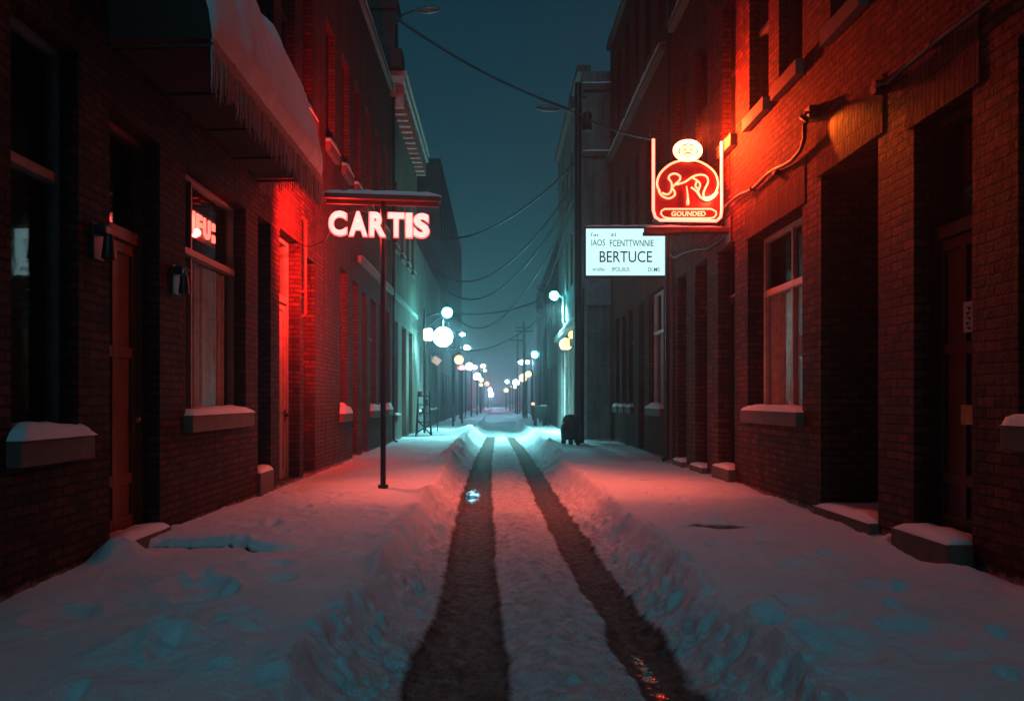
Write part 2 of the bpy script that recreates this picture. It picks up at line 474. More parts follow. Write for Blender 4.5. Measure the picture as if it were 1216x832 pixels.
def street_height(x, y):
    cl, cr = crest_l(y), crest_r(y)
    big = 0.05 * fbm(x * 0.7, y * 0.7, 1, 3) + 0.02 * fbm(x * 3.1, y * 2.6, 2, 4) + 0.014 * fbm(x * 11, y * 9, 3, 3) * sstep(30, 14, y)
    near = sstep(70, 30, y)
    # sidewalks
    side = big + 0.0
    # snow on the left is thicker beyond a broken slab edge, likewise on the right
    ed = 8.30 + 0.22 * vnoise(x * 2.2, x * 0 + 1, 21) + 0.05 * vnoise(x * 9, x * 0, 22)
    lm = sstep(-1.65, -2.5, x)
    side = side + 0.07 * sstep(ed - 0.02, ed + 0.05, y) * lm * sstep(12.5, 8.6, y)
    gap_l = np.exp(-((y - ed + 0.05) / 0.045) ** 2) * lm * (x > -3.5)
    ed2 = 9.72 + 0.08 * vnoise(x * 3, x * 0 + 4, 23)
    gap_r = np.exp(-((y - ed2) / (0.05 + 0.09 * np.exp(-((x - 2.55) / .25) ** 2))) ** 2) * sstep(2.0, 2.15, x) * sstep(3.05, 2.8, x)
    ed3 = 15.6 + 0.1 * vnoise(x * 3, x * 0 + 7, 24)
    gap_r2 = np.exp(-((y - ed3) / 0.06) ** 2) * sstep(1.75, 1.9, x) * sstep(3.5, 3.2, x)
    ed4 = 13.0 + 0.1 * vnoise(x * 3, x * 0 + 9, 25) - 0.12 * (x + 2.6)
    gap_l2 = np.exp(-((y - ed4) / 0.055) ** 2) * sstep(-1.95, -2.2, x)
    spots = sstep(.30, .42, fbm(x * 2.2, y * 1.1, 77, 4)) * np.exp(-((y - 19.5) / 2.2) ** 2) * (x < -1.3)
    gaps = np.clip(gap_l + 0.9 * gap_r + 0.75 * gap_r2 + 0.8 * gap_l2 + 0.6 * spots, 0, 1)
    side = side - 0.05 * gaps
    for (fx, fy, rx, ry, d) in FOOT:
        q = ((x - fx) / rx) ** 2 + ((y - fy) / (ry * 2.0)) ** 2
        side = side - d * np.exp(-q ** 2.5) + 0.40 * d * np.exp(-((np.sqrt(q) - 1.35) / .35) ** 2)
    # trampled, small pitted places
    tr = sstep(0.02, 0.28, fbm(x * 0.9 + 4, y * 0.55, 31, 3))
    side = side - 0.028 * tr * np.clip(fbm(x * 4.5, y * 4.5, 32, 3) + .1, 0, 1)
    # road
    road = -0.315 + 0.05 * fbm(x * 0.8, y * 0.5, 41, 3) + 0.03 * fbm(x * 5, y * 4, 42, 4) + 0.028 * fbm(x * 14, y * 11, 43, 2) * near
    tl = interp(y, [(0, -.21), (6.4, -.215), (8.6, -.265), (14.4, -.36), (21, -.40), (27, -.38), (39, -.27), (60, -.3)])
    hl = interp(y, [(0, .31), (5.6, .31), (6.6, .265), (8.4, .245), (14.4, .27), (21, .25), (39, .2), (60, .2)])
    trc = interp(y, [(0, 1.06), (5.05, 1.055), (6.4, 1.03), (8.8, .945), (14.4, .895), (21, .865), (27, .84), (39, .63), (60, .5)])
    hr = interp(y, [(0, .18), (8.8, .18), (14.4, .21), (21, .2), (39, .18), (60, .18)])
    rag = 0.035 * fbm(x * 3.5, y * 1.3, 51, 3) * (1 + 2.4 * sstep(7.0, 5.2, y))
    dl = np.abs(x - tl) - hl + rag; dr = np.abs(x - trc) - hr + rag
    fade = sstep(46, 35, y)
    bare = np.maximum(sstep(.10, -.06, dl), sstep(.10, -.06, dr)) * fade
    ridge = 0.055 * np.exp(-((x - (tl + trc) / 2) / .28) ** 2) * near
    road = road + ridge
    road = road * (1 - bare) + bare * (-0.345 + 0.016 * fbm(x * 4, y * 3, 52, 3))
    road = road + 0.018 * np.exp(-(np.minimum(np.abs(dl), np.abs(dr)) / .07) ** 2) * fade * (1 + 1.8 * fbm(x * 9, y * 7, 53, 3))
    # puddles
    p1 = 1.0 * np.exp(-(((x + .46) / .15) ** 2 + ((y - 15.7) / 1.3) ** 2) ** 2)
    p2 = 0.9 * np.exp(-(((x - .97) / .07) ** 2 + ((y - 5.35) / .6) ** 2) ** 2)
    pud = np.clip(p1 + p2, 0, 1)
    # banks: from the crest down to the road
    wl = 0.62 + 0.25 * vnoise(y * .8, y * 0 + 2, 61); wr = 0.60 + 0.22 * vnoise(y * .8, y * 0 + 6, 62)
    rip = fbm(x * 3.2 + 0.6 * y, y * 4.6, 63, 4)
    rip2 = fbm(x * 4.0 + 2.0 * y, y * 11.0, 68, 3)
    def bank(t):      # steep at the lip, easing out on to the road
        t = np.clip(t, 0, 1)
        return 1 - (1 - (1 - t) ** 2.2) ** 1.15
    nz = .16 * rip + .10 * rip2
    bl = bank((x - cl) / wl + nz * sstep(cl - .05, cl + .1, x)); br = bank((cr - x) / wr + nz * sstep(cr + .05, cr - .1, x))
    k = np.maximum(bl, br)
    lip = 0.04 * np.exp(-((x - cl) / .10) ** 2) + 0.04 * np.exp(-((x - cr) / .10) ** 2)
    lip = lip * (1 + 1.6 * fbm(y * 1.3, x * 1.1, 64, 3))
    scal = np.exp(-((x - (cl + .25)) / .3) ** 2) + np.exp(-((x - (cr - .22)) / .3) ** 2)
    wv = np.abs(vnoise(y * 5.5 + 2.2 * vnoise(x * 2, y * 1.1, 65), x * 1.6, 66)) * 2
    h = road * (1 - k) + side * k + lip + scal * (0.06 * rip + 0.055 * rip2 - 0.06 * wv * sstep(40, 20, y))
    # crumbs and clods thrown up along the banks and between the ruts
    cz = np.clip(vnoise(x * 13, y * 9.5, 81) - .17, 0, 1) * 1.0 + np.clip(vnoise(x * 24, y * 17, 82) - .20, 0, 1) * .5
    cm = np.clip(scal, 0, 1) * 1.0 + .55 * (1 - k) * (1 - bare) + .12 * k * sstep(.05, .3, fbm(x * .8, y * .8, 83, 3))
    h = h + .17 * cz * cm * sstep(32, 14, y)
    for (hx, hy, rx, ry, a) in HUMP:
        h = h + a * np.exp(-(((x - hx) / rx) ** 2 + ((y - hy) / ry) ** 2)) * (1 + .5 * fbm(x * 6, y * 6, 67, 3))
    # far away the street is not cleared: uneven banks lie across it
    far = sstep(36, 48, y)
    h = h + far * (0.50 * fbm(x * .22 + 3, y * 0.30, 71, 3) + 0.04) * (1 - .85 * k)
    slush = (1 - k) * near
    bare = np.maximum(bare * (1 - k), gaps * k)
    return h, bare, slush, pud * (bare > .2)

def sheet(name, xa, xb, nx, label_kind='structure'):
    ys = [-8.0]
    while ys[-1] < 1.8: ys.append(ys[-1] + 0.12)
    while ys[-1] < 240: ys.append(ys[-1] * 1.0042 if ys[-1] < 70 else ys[-1] * 1.015)
    ys = np.array(ys)
    t = np.linspace(0, 1, nx + 1)
    A, B = xa(ys), xb(ys)
    X = A[:, None] + (B - A)[:, None] * t[None, :]
    Y = np.repeat(ys[:, None], nx + 1, 1)
    H, bare, slush, pud = street_height(X, Y)
    n, w = Y.shape
    idx = np.arange(n * w).reshape(n, w)
    faces = np.stack([idx[:-1, :-1], idx[:-1, 1:], idx[1:, 1:], idx[1:, :-1]], -1).reshape(-1, 4)
    me = bpy.data.meshes.new(name)
    me.vertices.add(n * w)
    me.vertices.foreach_set('co', np.stack([X, Y, H], -1).astype(np.float32).ravel())
    me.loops.add(faces.size)
    me.loops.foreach_set('vertex_index', faces.astype(np.int32).ravel())
    me.polygons.add(len(faces))
    me.polygons.foreach_set('loop_start', np.arange(0, faces.size, 4, dtype=np.int32))
    me.polygons.foreach_set('loop_total', np.full(len(faces), 4, np.int32))
    me.polygons.foreach_set('use_smooth', np.ones(len(faces), bool))
    for an, av in (('bare', bare), ('slush', slush), ('puddle', pud)):
        at = me.attributes.new(an, 'FLOAT', 'POINT')
        at.data.foreach_set('value', av.astype(np.float32).ravel())
    me.materials.append(MATS['street_snow'])
    me.update(calc_edges=True)
    o = bpy.data.objects.new(name, me)
    COL.objects.link(o)
    return tag(o, kind='structure')

def ground_z(x, y):
    return float(street_height(np.array([float(x)]), np.array([float(y)]))[0][0])

c_ = lambda v: (lambda y: np.full_like(y, v))
sheet('road', crest_l, crest_r, 150)
sheet('sidewalk', c_(-3.95), crest_l, 110)
sheet('sidewalk', crest_r, c_(4.5), 115)
g = MB(); g.box(-90, 90, -40, 330, -0.65, -0.55)
tag(obj('ground', g, 'ground_soil'), kind='structure')

# ------------------------------------------------------------------ buildings
class Front:
    """a street front in its own plane: u along the street, v up, w into the house"""
    def __init__(s, root, side, xf):
        s.root, s.s, s.x = root, side, xf
    def P(s, u, v, w): return (s.x + s.s * w, u, v)
    def box(s, mb, u0, u1, v0, v1, w0, w1, b=0.0):
        x0, x1 = s.x + s.s * w0, s.x + s.s * w1
        return mb.bbox(x0, x1, u0, u1, v0, v1, b) if b else mb.box(x0, x1, u0, u1, v0, v1)
    def snow(s, mb, u0, u1, w0, w1, z, t, **k):
        return mb.snow(s.x + s.s * w0, s.x + s.s * w1, u0, u1, z, t, **k)

def wall_mesh(F, u0, u1, v0, v1, depth, openings, reveal=1.0):
    mb = MB()
    us = sorted(set([u0, u1] + [o[0] for o in openings] + [o[1] for o in openings]))
    vs_ = sorted(set([v0, v1] + [o[2] for o in openings] + [o[3] for o in openings]))
    for a, b in zip(us, us[1:]):
        run = None
        for c, d in zip(vs_, vs_[1:]):
            cu, cv = (a + b) / 2, (c + d) / 2
            if any(o[0] < cu < o[1] and o[2] < cv < o[3] for o in openings): continue
            mb.quad(F.P(a, c, 0), F.P(b, c, 0), F.P(b, d, 0), F.P(a, d, 0))
    for (a, b, c, d) in [o[:4] for o in openings]:
        r = reveal
        mb.quad(F.P(a, c, 0), F.P(a, d, 0), F.P(a, d, r), F.P(a, c, r))
        mb.quad(F.P(b, c, 0), F.P(b, d, 0), F.P(b, d, r), F.P(b, c, r))
        mb.quad(F.P(a, d, 0), F.P(b, d, 0), F.P(b, d, r), F.P(a, d, r))
        mb.quad(F.P(a, c, 0), F.P(b, c, 0), F.P(b, c, r), F.P(a, c, r))
    # body: sides, back (roof is a part)
    mb.quad(F.P(u0, v0, 0), F.P(u0, v1, 0), F.P(u0, v1, depth), F.P(u0, v0, depth))
    mb.quad(F.P(u1, v0, 0), F.P(u1, v1, 0), F.P(u1, v1, depth), F.P(u1, v0, depth))
    mb.quad(F.P(u0, v0, depth), F.P(u1, v0, depth), F.P(u1, v1, depth), F.P(u0, v1, depth))
    return mb

def roof(F, u0, u1, z, depth, mat='concrete'):
    mb = MB(); F.box(mb, u0 + .02, u1 - .02, z - 0.35, z - 0.22, .02, depth - .02)
    r = obj('roof', mb, mat, F.root)
    s = MB(); F.snow(s, u0 + .05, u1 - .05, .05, depth - .05, z - 0.215, 0.12, nx=6, ny=12, seed=int(u0))
    obj('snow', s, 'snow', r, True)
    return r

def window(F, u0, u1, v0, v1, rec=0.18, rail=None, mull=(), frame='paint_grey', sill=True, snow=True, curtain=False, fw=0.06, sillmat='stone', lit=None, lintel=None, cap=.07):
    mb = MB()
    w0, w1 = rec - .04, rec + .05
    F.box(mb, u0, u0 + fw, v0, v1, w0, w1, .008); F.box(mb, u1 - fw, u1, v0, v1, w0, w1, .008)
    F.box(mb, u0 + fw, u1 - fw, v1 - fw, v1, w0 + .003, w1, .008); F.box(mb, u0 + fw, u1 - fw, v0, v0 + fw * 1.2, w0 + .003, w1, .008)
    zs = [v0 + fw * 1.2, v1 - fw]
    if rail:
        F.box(mb, u0 + fw, u1 - fw, rail - fw * .7, rail + fw * .7, w0 - .025, w1, .01)
        zs = [v0 + fw * 1.2, rail - fw * .7, rail + fw * .7, v1 - fw]
    for m in mull:
        for a, b in zip(zs[::2], zs[1::2]):
            F.box(mb, m - fw * .4, m + fw * .4, a, b, w0 + .006, w1 - .006, .006)
    o = obj('window', mb, frame, F.root)
    g_ = MB()
    for a, b in zip(zs[::2], zs[1::2]):
        F.box(g_, u0 + fw, u1 - fw, a, b, rec + .012, rec + .02)
    obj('pane', g_, lit or 'glass', o)
    if sill:
        s = MB(); F.box(s, u0 - .06, u1 + .06, v0 - .2, v0, -.11, rec - .045, .012)
        so = obj('sill', s, sillmat, o)
        if snow:
            s = MB(); F.snow(s, u0 - .05, u1 + .05, -.115, rec - .05, v0 - .003, cap, nx=6, ny=16, seed=int(u0 * 10), over=.012)
            obj('snow', s, 'snow', o, True)
    if lintel:
        s = MB(); F.box(s, u0 - .12, u1 + .12, v1 + .003, v1 + lintel, -.012, .12)
        obj('lintel', s, 'soldier', o)
    if curtain:
        n = 90
        us = np.linspace(u0 + fw + .01, u1 - fw - .01, n)
        ww = rec + .085 + .028 * np.sin(us * 34 + 2 * np.sin(us * 5)) + .012 * np.sin(us * 91)
        v = []; f = []
        for u, w in zip(us, ww):
            v += [F.P(u, v0 + .06, w), F.P(u, (rail or v1) - .05, w * .98)]
        for i in range(n - 1): f.append((2 * i, 2 * i + 2, 2 * i + 3, 2 * i + 1))
        obj('curtain', MB().add(v, f), 'curtain', o, True)
    return o

def door(F, u0, u1, v0, v1, rec=0.3, head=None, mat='wood_dark', step=0.0, step_out=0.15, panels=(2, 3), handle='brass', snow=True, glazed=False, frame=None, lintel=None, ledge=False):
    """panelled leaf in a recessed opening; head = height where the transom light begins"""
    hd = head or v1
    mb = MB(); fw = .07
    F.box(mb, u0 + fw, u1 - fw, v0, hd - fw, rec + .01, rec + .05)
    nu, nv = panels
    W = (u1 - u0 - 2 * fw); H = (hd - fw - v0)
    st = .11
    for i in range(nu + 1):     # stiles and rails stand proud of the panels
        c = u0 + fw + W * i / nu
        a = max(u0 + fw + .002, c - st / 2 if 0 < i < nu else (c if i == 0 else c - st))
        b = min(u1 - fw - .002, c + st / 2 if 0 < i < nu else (c + st if i == 0 else c))
        F.box(mb, a, b, v0 + .004, hd - fw - .004, rec - .018, rec + .012, .006)
    hs = [0, .18, .62, 1.0] if nv == 3 else [0, .4, 1.0]
    for j, q in enumerate(hs):
        c = v0 + H * q
        lo = c if j == 0 else (c - st if j == len(hs) - 1 else c - st / 2)
        F.box(mb, u0 + fw + .004, u1 - fw - .004, max(lo, v0 + .006), min(lo + (st * 1.4 if j == 0 else st), hd - fw - .006), rec - .015, rec + .011, .006)
    d = obj('door', mb, mat, F.root)
    fr = MB()
    F.box(fr, u0, u0 + fw - .002, v0, v1, rec - .05, rec + .08, .006); F.box(fr, u1 - fw + .002, u1, v0, v1, rec - .05, rec + .08, .006)
    F.box(fr, u0 + fw, u1 - fw, v1 - fw, v1, rec - .045, rec + .08, .006)
    if head:
        F.box(fr, u0 + fw, u1 - fw, hd - fw * .9, hd + fw * .9, rec - (.1 if ledge else .055), rec + .08, .008)
        gp = MB(); F.box(gp, u0 + fw, u1 - fw, hd + fw * .9, v1 - fw, rec + .02, rec + .03)
        obj('transom', gp, 'glass', d)
    obj('frame', fr, frame or mat, d)
    if ledge:
        s = MB(); F.snow(s, u0 + fw, u1 - fw, rec - .1, rec + .0, hd + fw * .9, .045, nx=5, ny=10, seed=int(u0 * 7))
        obj('snow', s, 'snow', d, True)
    if handle:
        hm = MB()
        uh = u0 + fw + .08 if F.s > 0 else u1 - fw - .08
        hm.sphere(F.P(uh, v0 + 1.12, rec - .055), .035, 12)
        F.box(hm, uh - .03, uh + .03, v0 + 1.0, v0 + 1.22, rec - .03, rec - .018, .004)
        obj('handle', hm, handle, d, True)
    if step:
        s = MB(); F.box(s, u0 - .02, u1 + .02, -.4, v0 - .003, -step_out, rec + .1, .02)
        so = obj('step', s, 'stone', d)
        if snow:
            s = MB(); F.snow(s, u0, u1, -step_out, rec - .06, v0 - .006, .07, nx=10, ny=14, seed=int(u0 * 9), over=.0)
            obj('snow', s, 'snow', d, True)
    if lintel:
        s = MB(); F.box(s, u0 - .12, u1 + .12, v1 + .003, v1 + lintel, -.012, .12)
        obj('lintel', s, 'soldier', d)
    return d

def ledge_snow(F, u0, u1, z, out, t=.1, parent=None, name='snow', seed=3):
    s = MB(); F.snow(s, u0, u1, -out, .0, z, t, nx=6, ny=60, seed=seed, over=.01)
    return obj(name, s, 'snow', parent or F.root, True)

XL, XR = -3.55, 4.10

# ---- left, nearest: dark red brick house with the awning
b = thing('brick_building', 'nearest dark red brick house on the left, with panelled door, awning and curtained window', 'building', (XL, 4, 0))
FL = Front(b, -1, XL)
up = [(12.5, 13.4), (13.9, 14.8), (15.4, 16.2)]
op = [(6.15, 7.15, 1.15, 4.4), (7.72, 8.87, .12, 4.15), (9.6, 11.9, 1.27, 4.15), (12.5, 13.22, .36, 4.2), (13.75, 15.15, .05, 4.25), (15.45, 16.4, .0, 4.1),
      (3.0, 4.4, 1.15, 4.4)]
op += [(a, c, 6.8, 9.4) for a, c in up]
obj('wall', wall_mesh(FL, -26, 16.5, -.5, 11.75, 7, op), 'brick_red', b)
window(FL, 3.0, 4.4, 1.15, 4.4, rail=3.3)
window(FL, 6.15, 7.15, 1.15, 4.4, rec=.2, rail=3.3, frame='paint_teal', cap=.12)
door(FL, 7.72, 8.87, .12, 4.15, rec=.23, head=3.1, mat='wood_brown', step=.15, step_out=.12, panels=(2, 3))
window(FL, 9.6, 11.9, 1.27, 4.15, rec=.2, rail=3.22, mull=(10.25, ), frame='paint_grey', curtain=True, cap=.09)
door(FL, 12.5, 13.22, .36, 4.2, rec=.32, mat='wood_dark', step=.3, step_out=.05, handle=None)
door(FL, 13.75, 15.15, .05, 4.25, rec=.25, head=3.2, mat='paint_grey', panels=(2, 2), step=.0, handle='metal_dark')
door(FL, 15.45, 16.4, .0, 4.1, rec=.35, mat='wood_dark', handle=None)
for a, c in up: window(FL, a, c, 6.8, 9.4, frame='paint_dark', rail=8.1, cap=.14)
m = MB(); FL.box(m, -26, 16.5, 11.75, 11.95, -.1, .3, .01); obj('coping', m, 'stone', b)
ledge_snow(FL, -8, 16.5, 11.95, .1, .12)
roof(FL, -26, 16.5, 11.75, 7)

# ---- left, second: continues the row
b = thing('brick_building', 'long brown brick house on the left behind the lettered sign post, with narrow snowy windows', 'building', (XL, 22, 0))
F2 = Front(b, -1, XL)
up = [(17.5, 18.45), (19.3, 20.25), (21.0, 21.95), (22.8, 23.7), (24.6, 25.5), (26.4, 27.2)]
op = [(a, c, 6.8, 9.4) for a, c in up]
gw = [(19.05, 20.05, 1.13, 4.45), (23.6, 24.8, 1.13, 4.3), (25.3, 26.2, 1.13, 4.3), (26.9, 27.9, 1.13, 4.3)]
gd = [(20.7, 21.6, 0, 4.4), (22.2, 23.0, .0, 4.3)]
op += gw + gd
obj('wall', wall_mesh(F2, 16.503, 28.4, -.5, 11.7, 7, op), 'brick_brown', b)
for a, c in up: window(F2, a, c, 6.8, 9.4, frame='paint_dark', rail=8.1, cap=.14)
for q in gw: window(F2, *q, frame='paint_dark', rail=3.2, cap=.2)
for q in gd: door(F2, *q, rec=.35, head=3.2, mat='wood_dark', handle=None)
m = MB(); F2.box(m, 16.503, 28.4, 11.7, 11.85, -.12, .3, .01); obj('coping', m, 'stone', b)
ledge_snow(F2, 16.503, 28.4, 11.85, .12, .14)
roof(F2, 16.503, 28.4, 11.7, 7)
m = MB(); F2.box(m, 21.5, 37.0, 4.95, 5.12, -.09, .0, .01); obj('belt_course', m, 'stone_pale', b)
ledge_snow(F2, 21.5, 28.4, 5.12, .09, .06)

# ---- left, third: pale painted house with a bracketed cornice
b = thing('painted_building', 'pale painted house on the left with a bracketed cornice and tall roof pier', 'building', (XL, 33, 0))
F3 = Front(b, -1, XL)
up = [(29.0, 30.0), (31.0, 32.0), (33.0, 34.0), (35.0, 36.0)]
op = [(a, c, 6.8, 9.2) for a, c in up] + [(29.2, 30.2, .9, 4.2), (31.4, 33.0, .0, 4.2), (33.9, 35.4, .0, 4.2)]
obj('wall', wall_mesh(F3, 28.403, 37.4, -.5, 11.6, 7, op), 'brick_painted', b)
for a, c in up: window(F3, a, c, 6.8, 9.2, frame='paint_dark')
window(F3, 29.2, 30.2, .9, 4.2, frame='paint_grey')
door(F3, 31.4, 33.0, .0, 4.2, head=3.2, mat='paint_teal', handle=None); door(F3, 33.9, 35.4, .0, 4.2, head=3.2, mat='paint_teal', handle=None)
m = MB()
F3.box(m, 28.0, 37.6, 12.0, 12.25, -.5, .3, .03); F3.box(m, 28.05, 37.55, 12.25, 12.4, -.58, .3, .03); F3.box(m, 28.1, 37.5, 11.6, 11.99, -.16, .3, .02)
co = obj('cornice', m, 'stone_pale', b)
for k in range(14):
    m = MB(); u = 28.4 + k * .66
    F3.box(m, u, u + .2, 11.3, 11.995, -.42, -.01, .02); obj('bracket', m, 'stone_pale', co)
ledge_snow(F3, 28.2, 37.4, 12.4, .55, .1)
m = MB(); F3.box(m, 27.75, 28.6, 12.41, 14.3, -.2, .6, .03); F3.box(m, 27.65, 28.7, 14.3, 14.6, -.3, .7, .03); F3.box(m, 27.7, 28.65, 12.42, 13.0, -.42, .7, .03)
obj('roof_pier', m, 'brick_dark', b)
roof(F3, 28.403, 37.4, 11.6, 7)

# ---- left, far: low house, tall dark house, low row fading off
b = thing('low_building', 'low dark house on the left between the painted house and the tall dark house', 'building', (XL, 45, 0))
F4 = Front(b, -1, XL)
op = [(38.6, 40, .9, 3.9), (41.5, 42.7, .0, 3.6), (44.5, 46.5, .9, 3.9), (48, 50, .9, 3.9)]
obj('wall', wall_mesh(F4, 37.403, 53, -.5, 8.4, 8, op), 'brick_grey', b)
for q in (op[0], op[2], op[3]): window(F4, *q, frame='paint_dark')
door(F4, *op[1], mat='wood_dark', handle=None)
roof(F4, 37.403, 53, 8.4, 8)
b = thing('tall_building', 'tall dark flat roofed building rising on the left above the lamps', 'building', (XL, 69, 0))
F5 = Front(b, -1, XL)
op = [(55 + 3.2 * i, 56.4 + 3.2 * i, z, z + 2.0) for i in range(9) for z in (1.2, 5.0, 8.6, 12.2)]
obj('wall', wall_mesh(F5, 53.003, 85, -.5, 16.6, 14, op), 'brick_dark', b)
for q in op: window(F5, *q, frame='paint_dark', sill=False)
roof(F5, 53.003, 85, 16.6, 14)
b = thing('far_building', 'far low row on the left beyond the tall dark building', 'building', (XL, 120, 0))
F6 = Front(b, -1, XL)
obj('wall', wall_mesh(F6, 85.003, 150, -.5, 7.0, 10, [(88 + 5 * i, 90 + 5 * i, 1, 3.4) for i in range(12)]), 'brick_grey', b)
for i in range(12): window(F6, 88 + 5 * i, 90 + 5 * i, 1, 3.4, frame='paint_dark', sill=False)
roof(F6, 85.003, 150, 7.0, 10)

# ---- right, nearest
b = thing('brick_building', 'nearest red brick house on the right with deep dark doorways under the red neon sign', 'building', (XR, 6, 0))
G1 = Front(b, 1, XR)
up = [(5.2, 6.2), (7.2, 8.2), (9.35, 10.35), (11.3, 12.24), (12.7, 13.67), (14.45, 15.25), (16.4, 17.4), (18.2, 19.2)]
up2 = [(a, c) for a, c in up if a > 14]
op = [(a, c, 6.0, 8.55) for a, c in up] + [(a, c, 10.75, 13.1) for a, c in up2]
op += [(5.3, 6.62, 1.25, 4.3), (7.26, 8.28, .20, 4.13), (9.05, 10.65, .12, 4.28), (11.3, 13.76, 1.28, 4.06), (14.5, 15.6, .24, 4.18), (16.4, 17.4, .12, 4.2), (18.2, 19.1, .1, 4.2)]
obj('wall', wall_mesh(G1, -26, 19.6, -.5, 14.0, 7, op), 'brick_mixed', b)
for a, c in up: window(G1, a, c, 6.0, 8.55, frame='paint_dark', rail=7.3, snow=(a > 13), cap=.03, sillmat='stone')
for a, c in up2: window(G1, a, c, 10.75, 13.1, frame='paint_dark', sill=False)
window(G1, 5.3, 6.62, 1.25, 4.3, rail=3.2, frame='paint_dark', cap=.12)
dA = door(G1, 7.26, 8.28, .20, 4.13, rec=.22, head=3.05, mat='wood_dark', step=.2, step_out=.22, panels=(2, 3), lintel=.62)
door(G1, 9.05, 10.65, .12, 4.28, rec=.85, mat='wood_dark', step=.12, step_out=.10, handle=None, lintel=.62)
window(G1, 11.3, 13.76, 1.28, 4.06, rec=.3, rail=3.15, mull=(12.45,), frame='paint_white', curtain=True, cap=.09, fw=.07, lintel=.6)
for a, c, z in ((14.5, 15.6, .24), (16.4, 17.4, .12), (18.2, 19.1, .1)):
    door(G1, a, c, z, 4.2 if z < .2 else 4.18, rec=.28, head=3.25, mat='wood_dark', step=z, step_out=.12, handle=None, ledge=True)
m = MB(); G1.box(m, -26, 19.6, 14.0, 14.25, -.18, .3, .02); obj('coping', m, 'stone', b)
ledge_snow(G1, -8, 19.6, 14.25, .18, .1)
m = MB(); G1.box(m, 13.0, 19.45, 9.9, 10.1, -.16, .0, .02); obj('belt_course', m, 'stone', b)
ledge_snow(G1, 13.0, 19.45, 10.1, .15, .12)
roof(G1, -26, 19.6, 14.0, 7)
# notice and letter plate on the near door
m = MB(); G1.box(m, 7.58, 7.74, 2.06, 2.34, .19, .198); pn = obj('notice', m, 'paper', dA)
m = MB()
for k in range(5):
    z = 2.29 - k * .045
    G1.box(m, 7.625, 7.695, z - .010, z, .185, .19); G1.box(m, 7.625 + .03 * (k % 2), 7.655 + .03 * (k % 2), z - .028, z - .010, .185, .19)
obj('lettering', m, 'ink', pn)
m = MB(); G1.box(m, 7.52, 7.78, 1.22, 1.40, .185, .2, .006); G1.box(m, 7.55, 7.75, 1.27, 1.35, .178, .184, .004); obj('letter_plate', m, 'brass', dA)

# ---- right, second
b = thing('brick_building', 'brown brick house on the right behind the white lettered light box', 'building', (XR, 25, 0))
G2 = Front(b, 1, XR)
up = [(20.6, 21.5), (22.4, 23.3), (24.2, 25.1), (26.0, 26.9), (27.8, 28.7)]
gw = [(20.7, 22.7, 1.22, 4.25), (25.3, 26.2, 1.22, 4.2), (26.7, 27.6, 1.22, 4.2), (28.1, 29.0, 1.22, 4.2)]
op = [(a, c, 6.0, 8.55) for a, c in up] + [(a, c, 10.75, 13.3) for a, c in up] + gw + [(23.4, 24.3, .05, 4.2)]
obj('wall', wall_mesh(G2, 19.603, 30.4, -.5, 14.0, 8, op), 'brick_brown', b)
for a, c in up:
    window(G2, a, c, 6.0, 8.55, frame='paint_dark', rail=7.3, cap=.03); window(G2, a, c, 10.75, 13.3, frame='paint_dark', sill=False)
window(G2, *gw[0], rail=3.2, frame='paint_white', curtain=True, cap=.12, mull=(21.7,))
for q in gw[1:]: window(G2, *q, rail=3.2, frame='paint_grey', cap=.1)
door(G2, 23.4, 24.3, .05, 4.2, head=3.2, mat='wood_dark', handle=None)
m = MB(); G2.box(m, 19.603, 30.4, 14.0, 14.2, -.15, .3, .02); obj('coping', m, 'stone', b)
ledge_snow(G2, 19.603, 30.4, 14.2, .15, .1)
m = MB(); G2.box(m, 20.4, 30.4, 9.9, 10.08, -.16, .0, .02); obj('belt_course', m, 'stone', b)
ledge_snow(G2, 20.4, 30.4, 10.08, .16, .16)
roof(G2, 19.603, 30.4, 14.0, 8)
m = MB(); G2.box(m, 19.62, 20.1, -.4, 4.9, -.07, .0, .01); obj('pilaster', m, 'brick_grey', b)

# ---- right, third: projecting grey house with the lit shop front
XR3 = 3.10
b = thing('grey_building', 'grey house on the right standing forward, with a lit shop front beyond the pole', 'building', (XR3, 36, 0))
G3 = Front(b, 1, XR3)
lit = [(33.2, 34.4, .25, 3.7), (34.8, 36.0, .25, 3.7), (36.4, 37.6, .25, 3.7), (38.2, 40.6, .25, 3.7)]
op = lit + [(a, a + 1.0, z, z + 2.2) for a in (32.2, 34.4, 36.6, 38.8, 40.6) for z in (6.2, 9.6)]
obj('wall', wall_mesh(G3, 30.45, 42.5, -.5, 13.3, 9, op), 'brick_grey', b)
mat_emit('lit_glass', (0.50, 1.0, 0.80), 1.3)
for q in lit: window(G3, *q, frame='paint_white', sill=False, lit='lit_glass', mull=((q[0] + q[1]) / 2,))
for q in op[4:]: window(G3, *q, frame='paint_dark', sill=False)
for z0, z1 in ((12.6, 12.85), (10.2, 10.4), (7.4, 7.6)):
    m = MB(); m.bbox(XR3 - .06, 5.2, 30.36, 30.449, z0, z1, .01); bc = obj('belt_course', m, 'stone', b)
    m = MB(); m.snow(XR3 - .05, 5.0, 30.36, 30.449, z1, .06, nx=16, ny=4, seed=int(z0)); obj('snow', m, 'snow', bc, True)
m = MB(); m.bbox(XR3 + .15, 4.098, 30.25, 30.449, 4.85, 5.9, .01); obj('teal_hue_band', m, 'paint_teal', b)  # belt overhang; the light box's teal hue is put into its colour
m = MB(); m.bbox(XR3 - .05, XR3 + .14, 30.3, 30.449, -.4, 4.8, .01); obj('pilaster', m, 'stone_pale', b)
m = MB(); G3.box(m, 30.46, 42.5, 13.3, 13.55, -.2, .3, .02); obj('coping', m, 'stone', b)
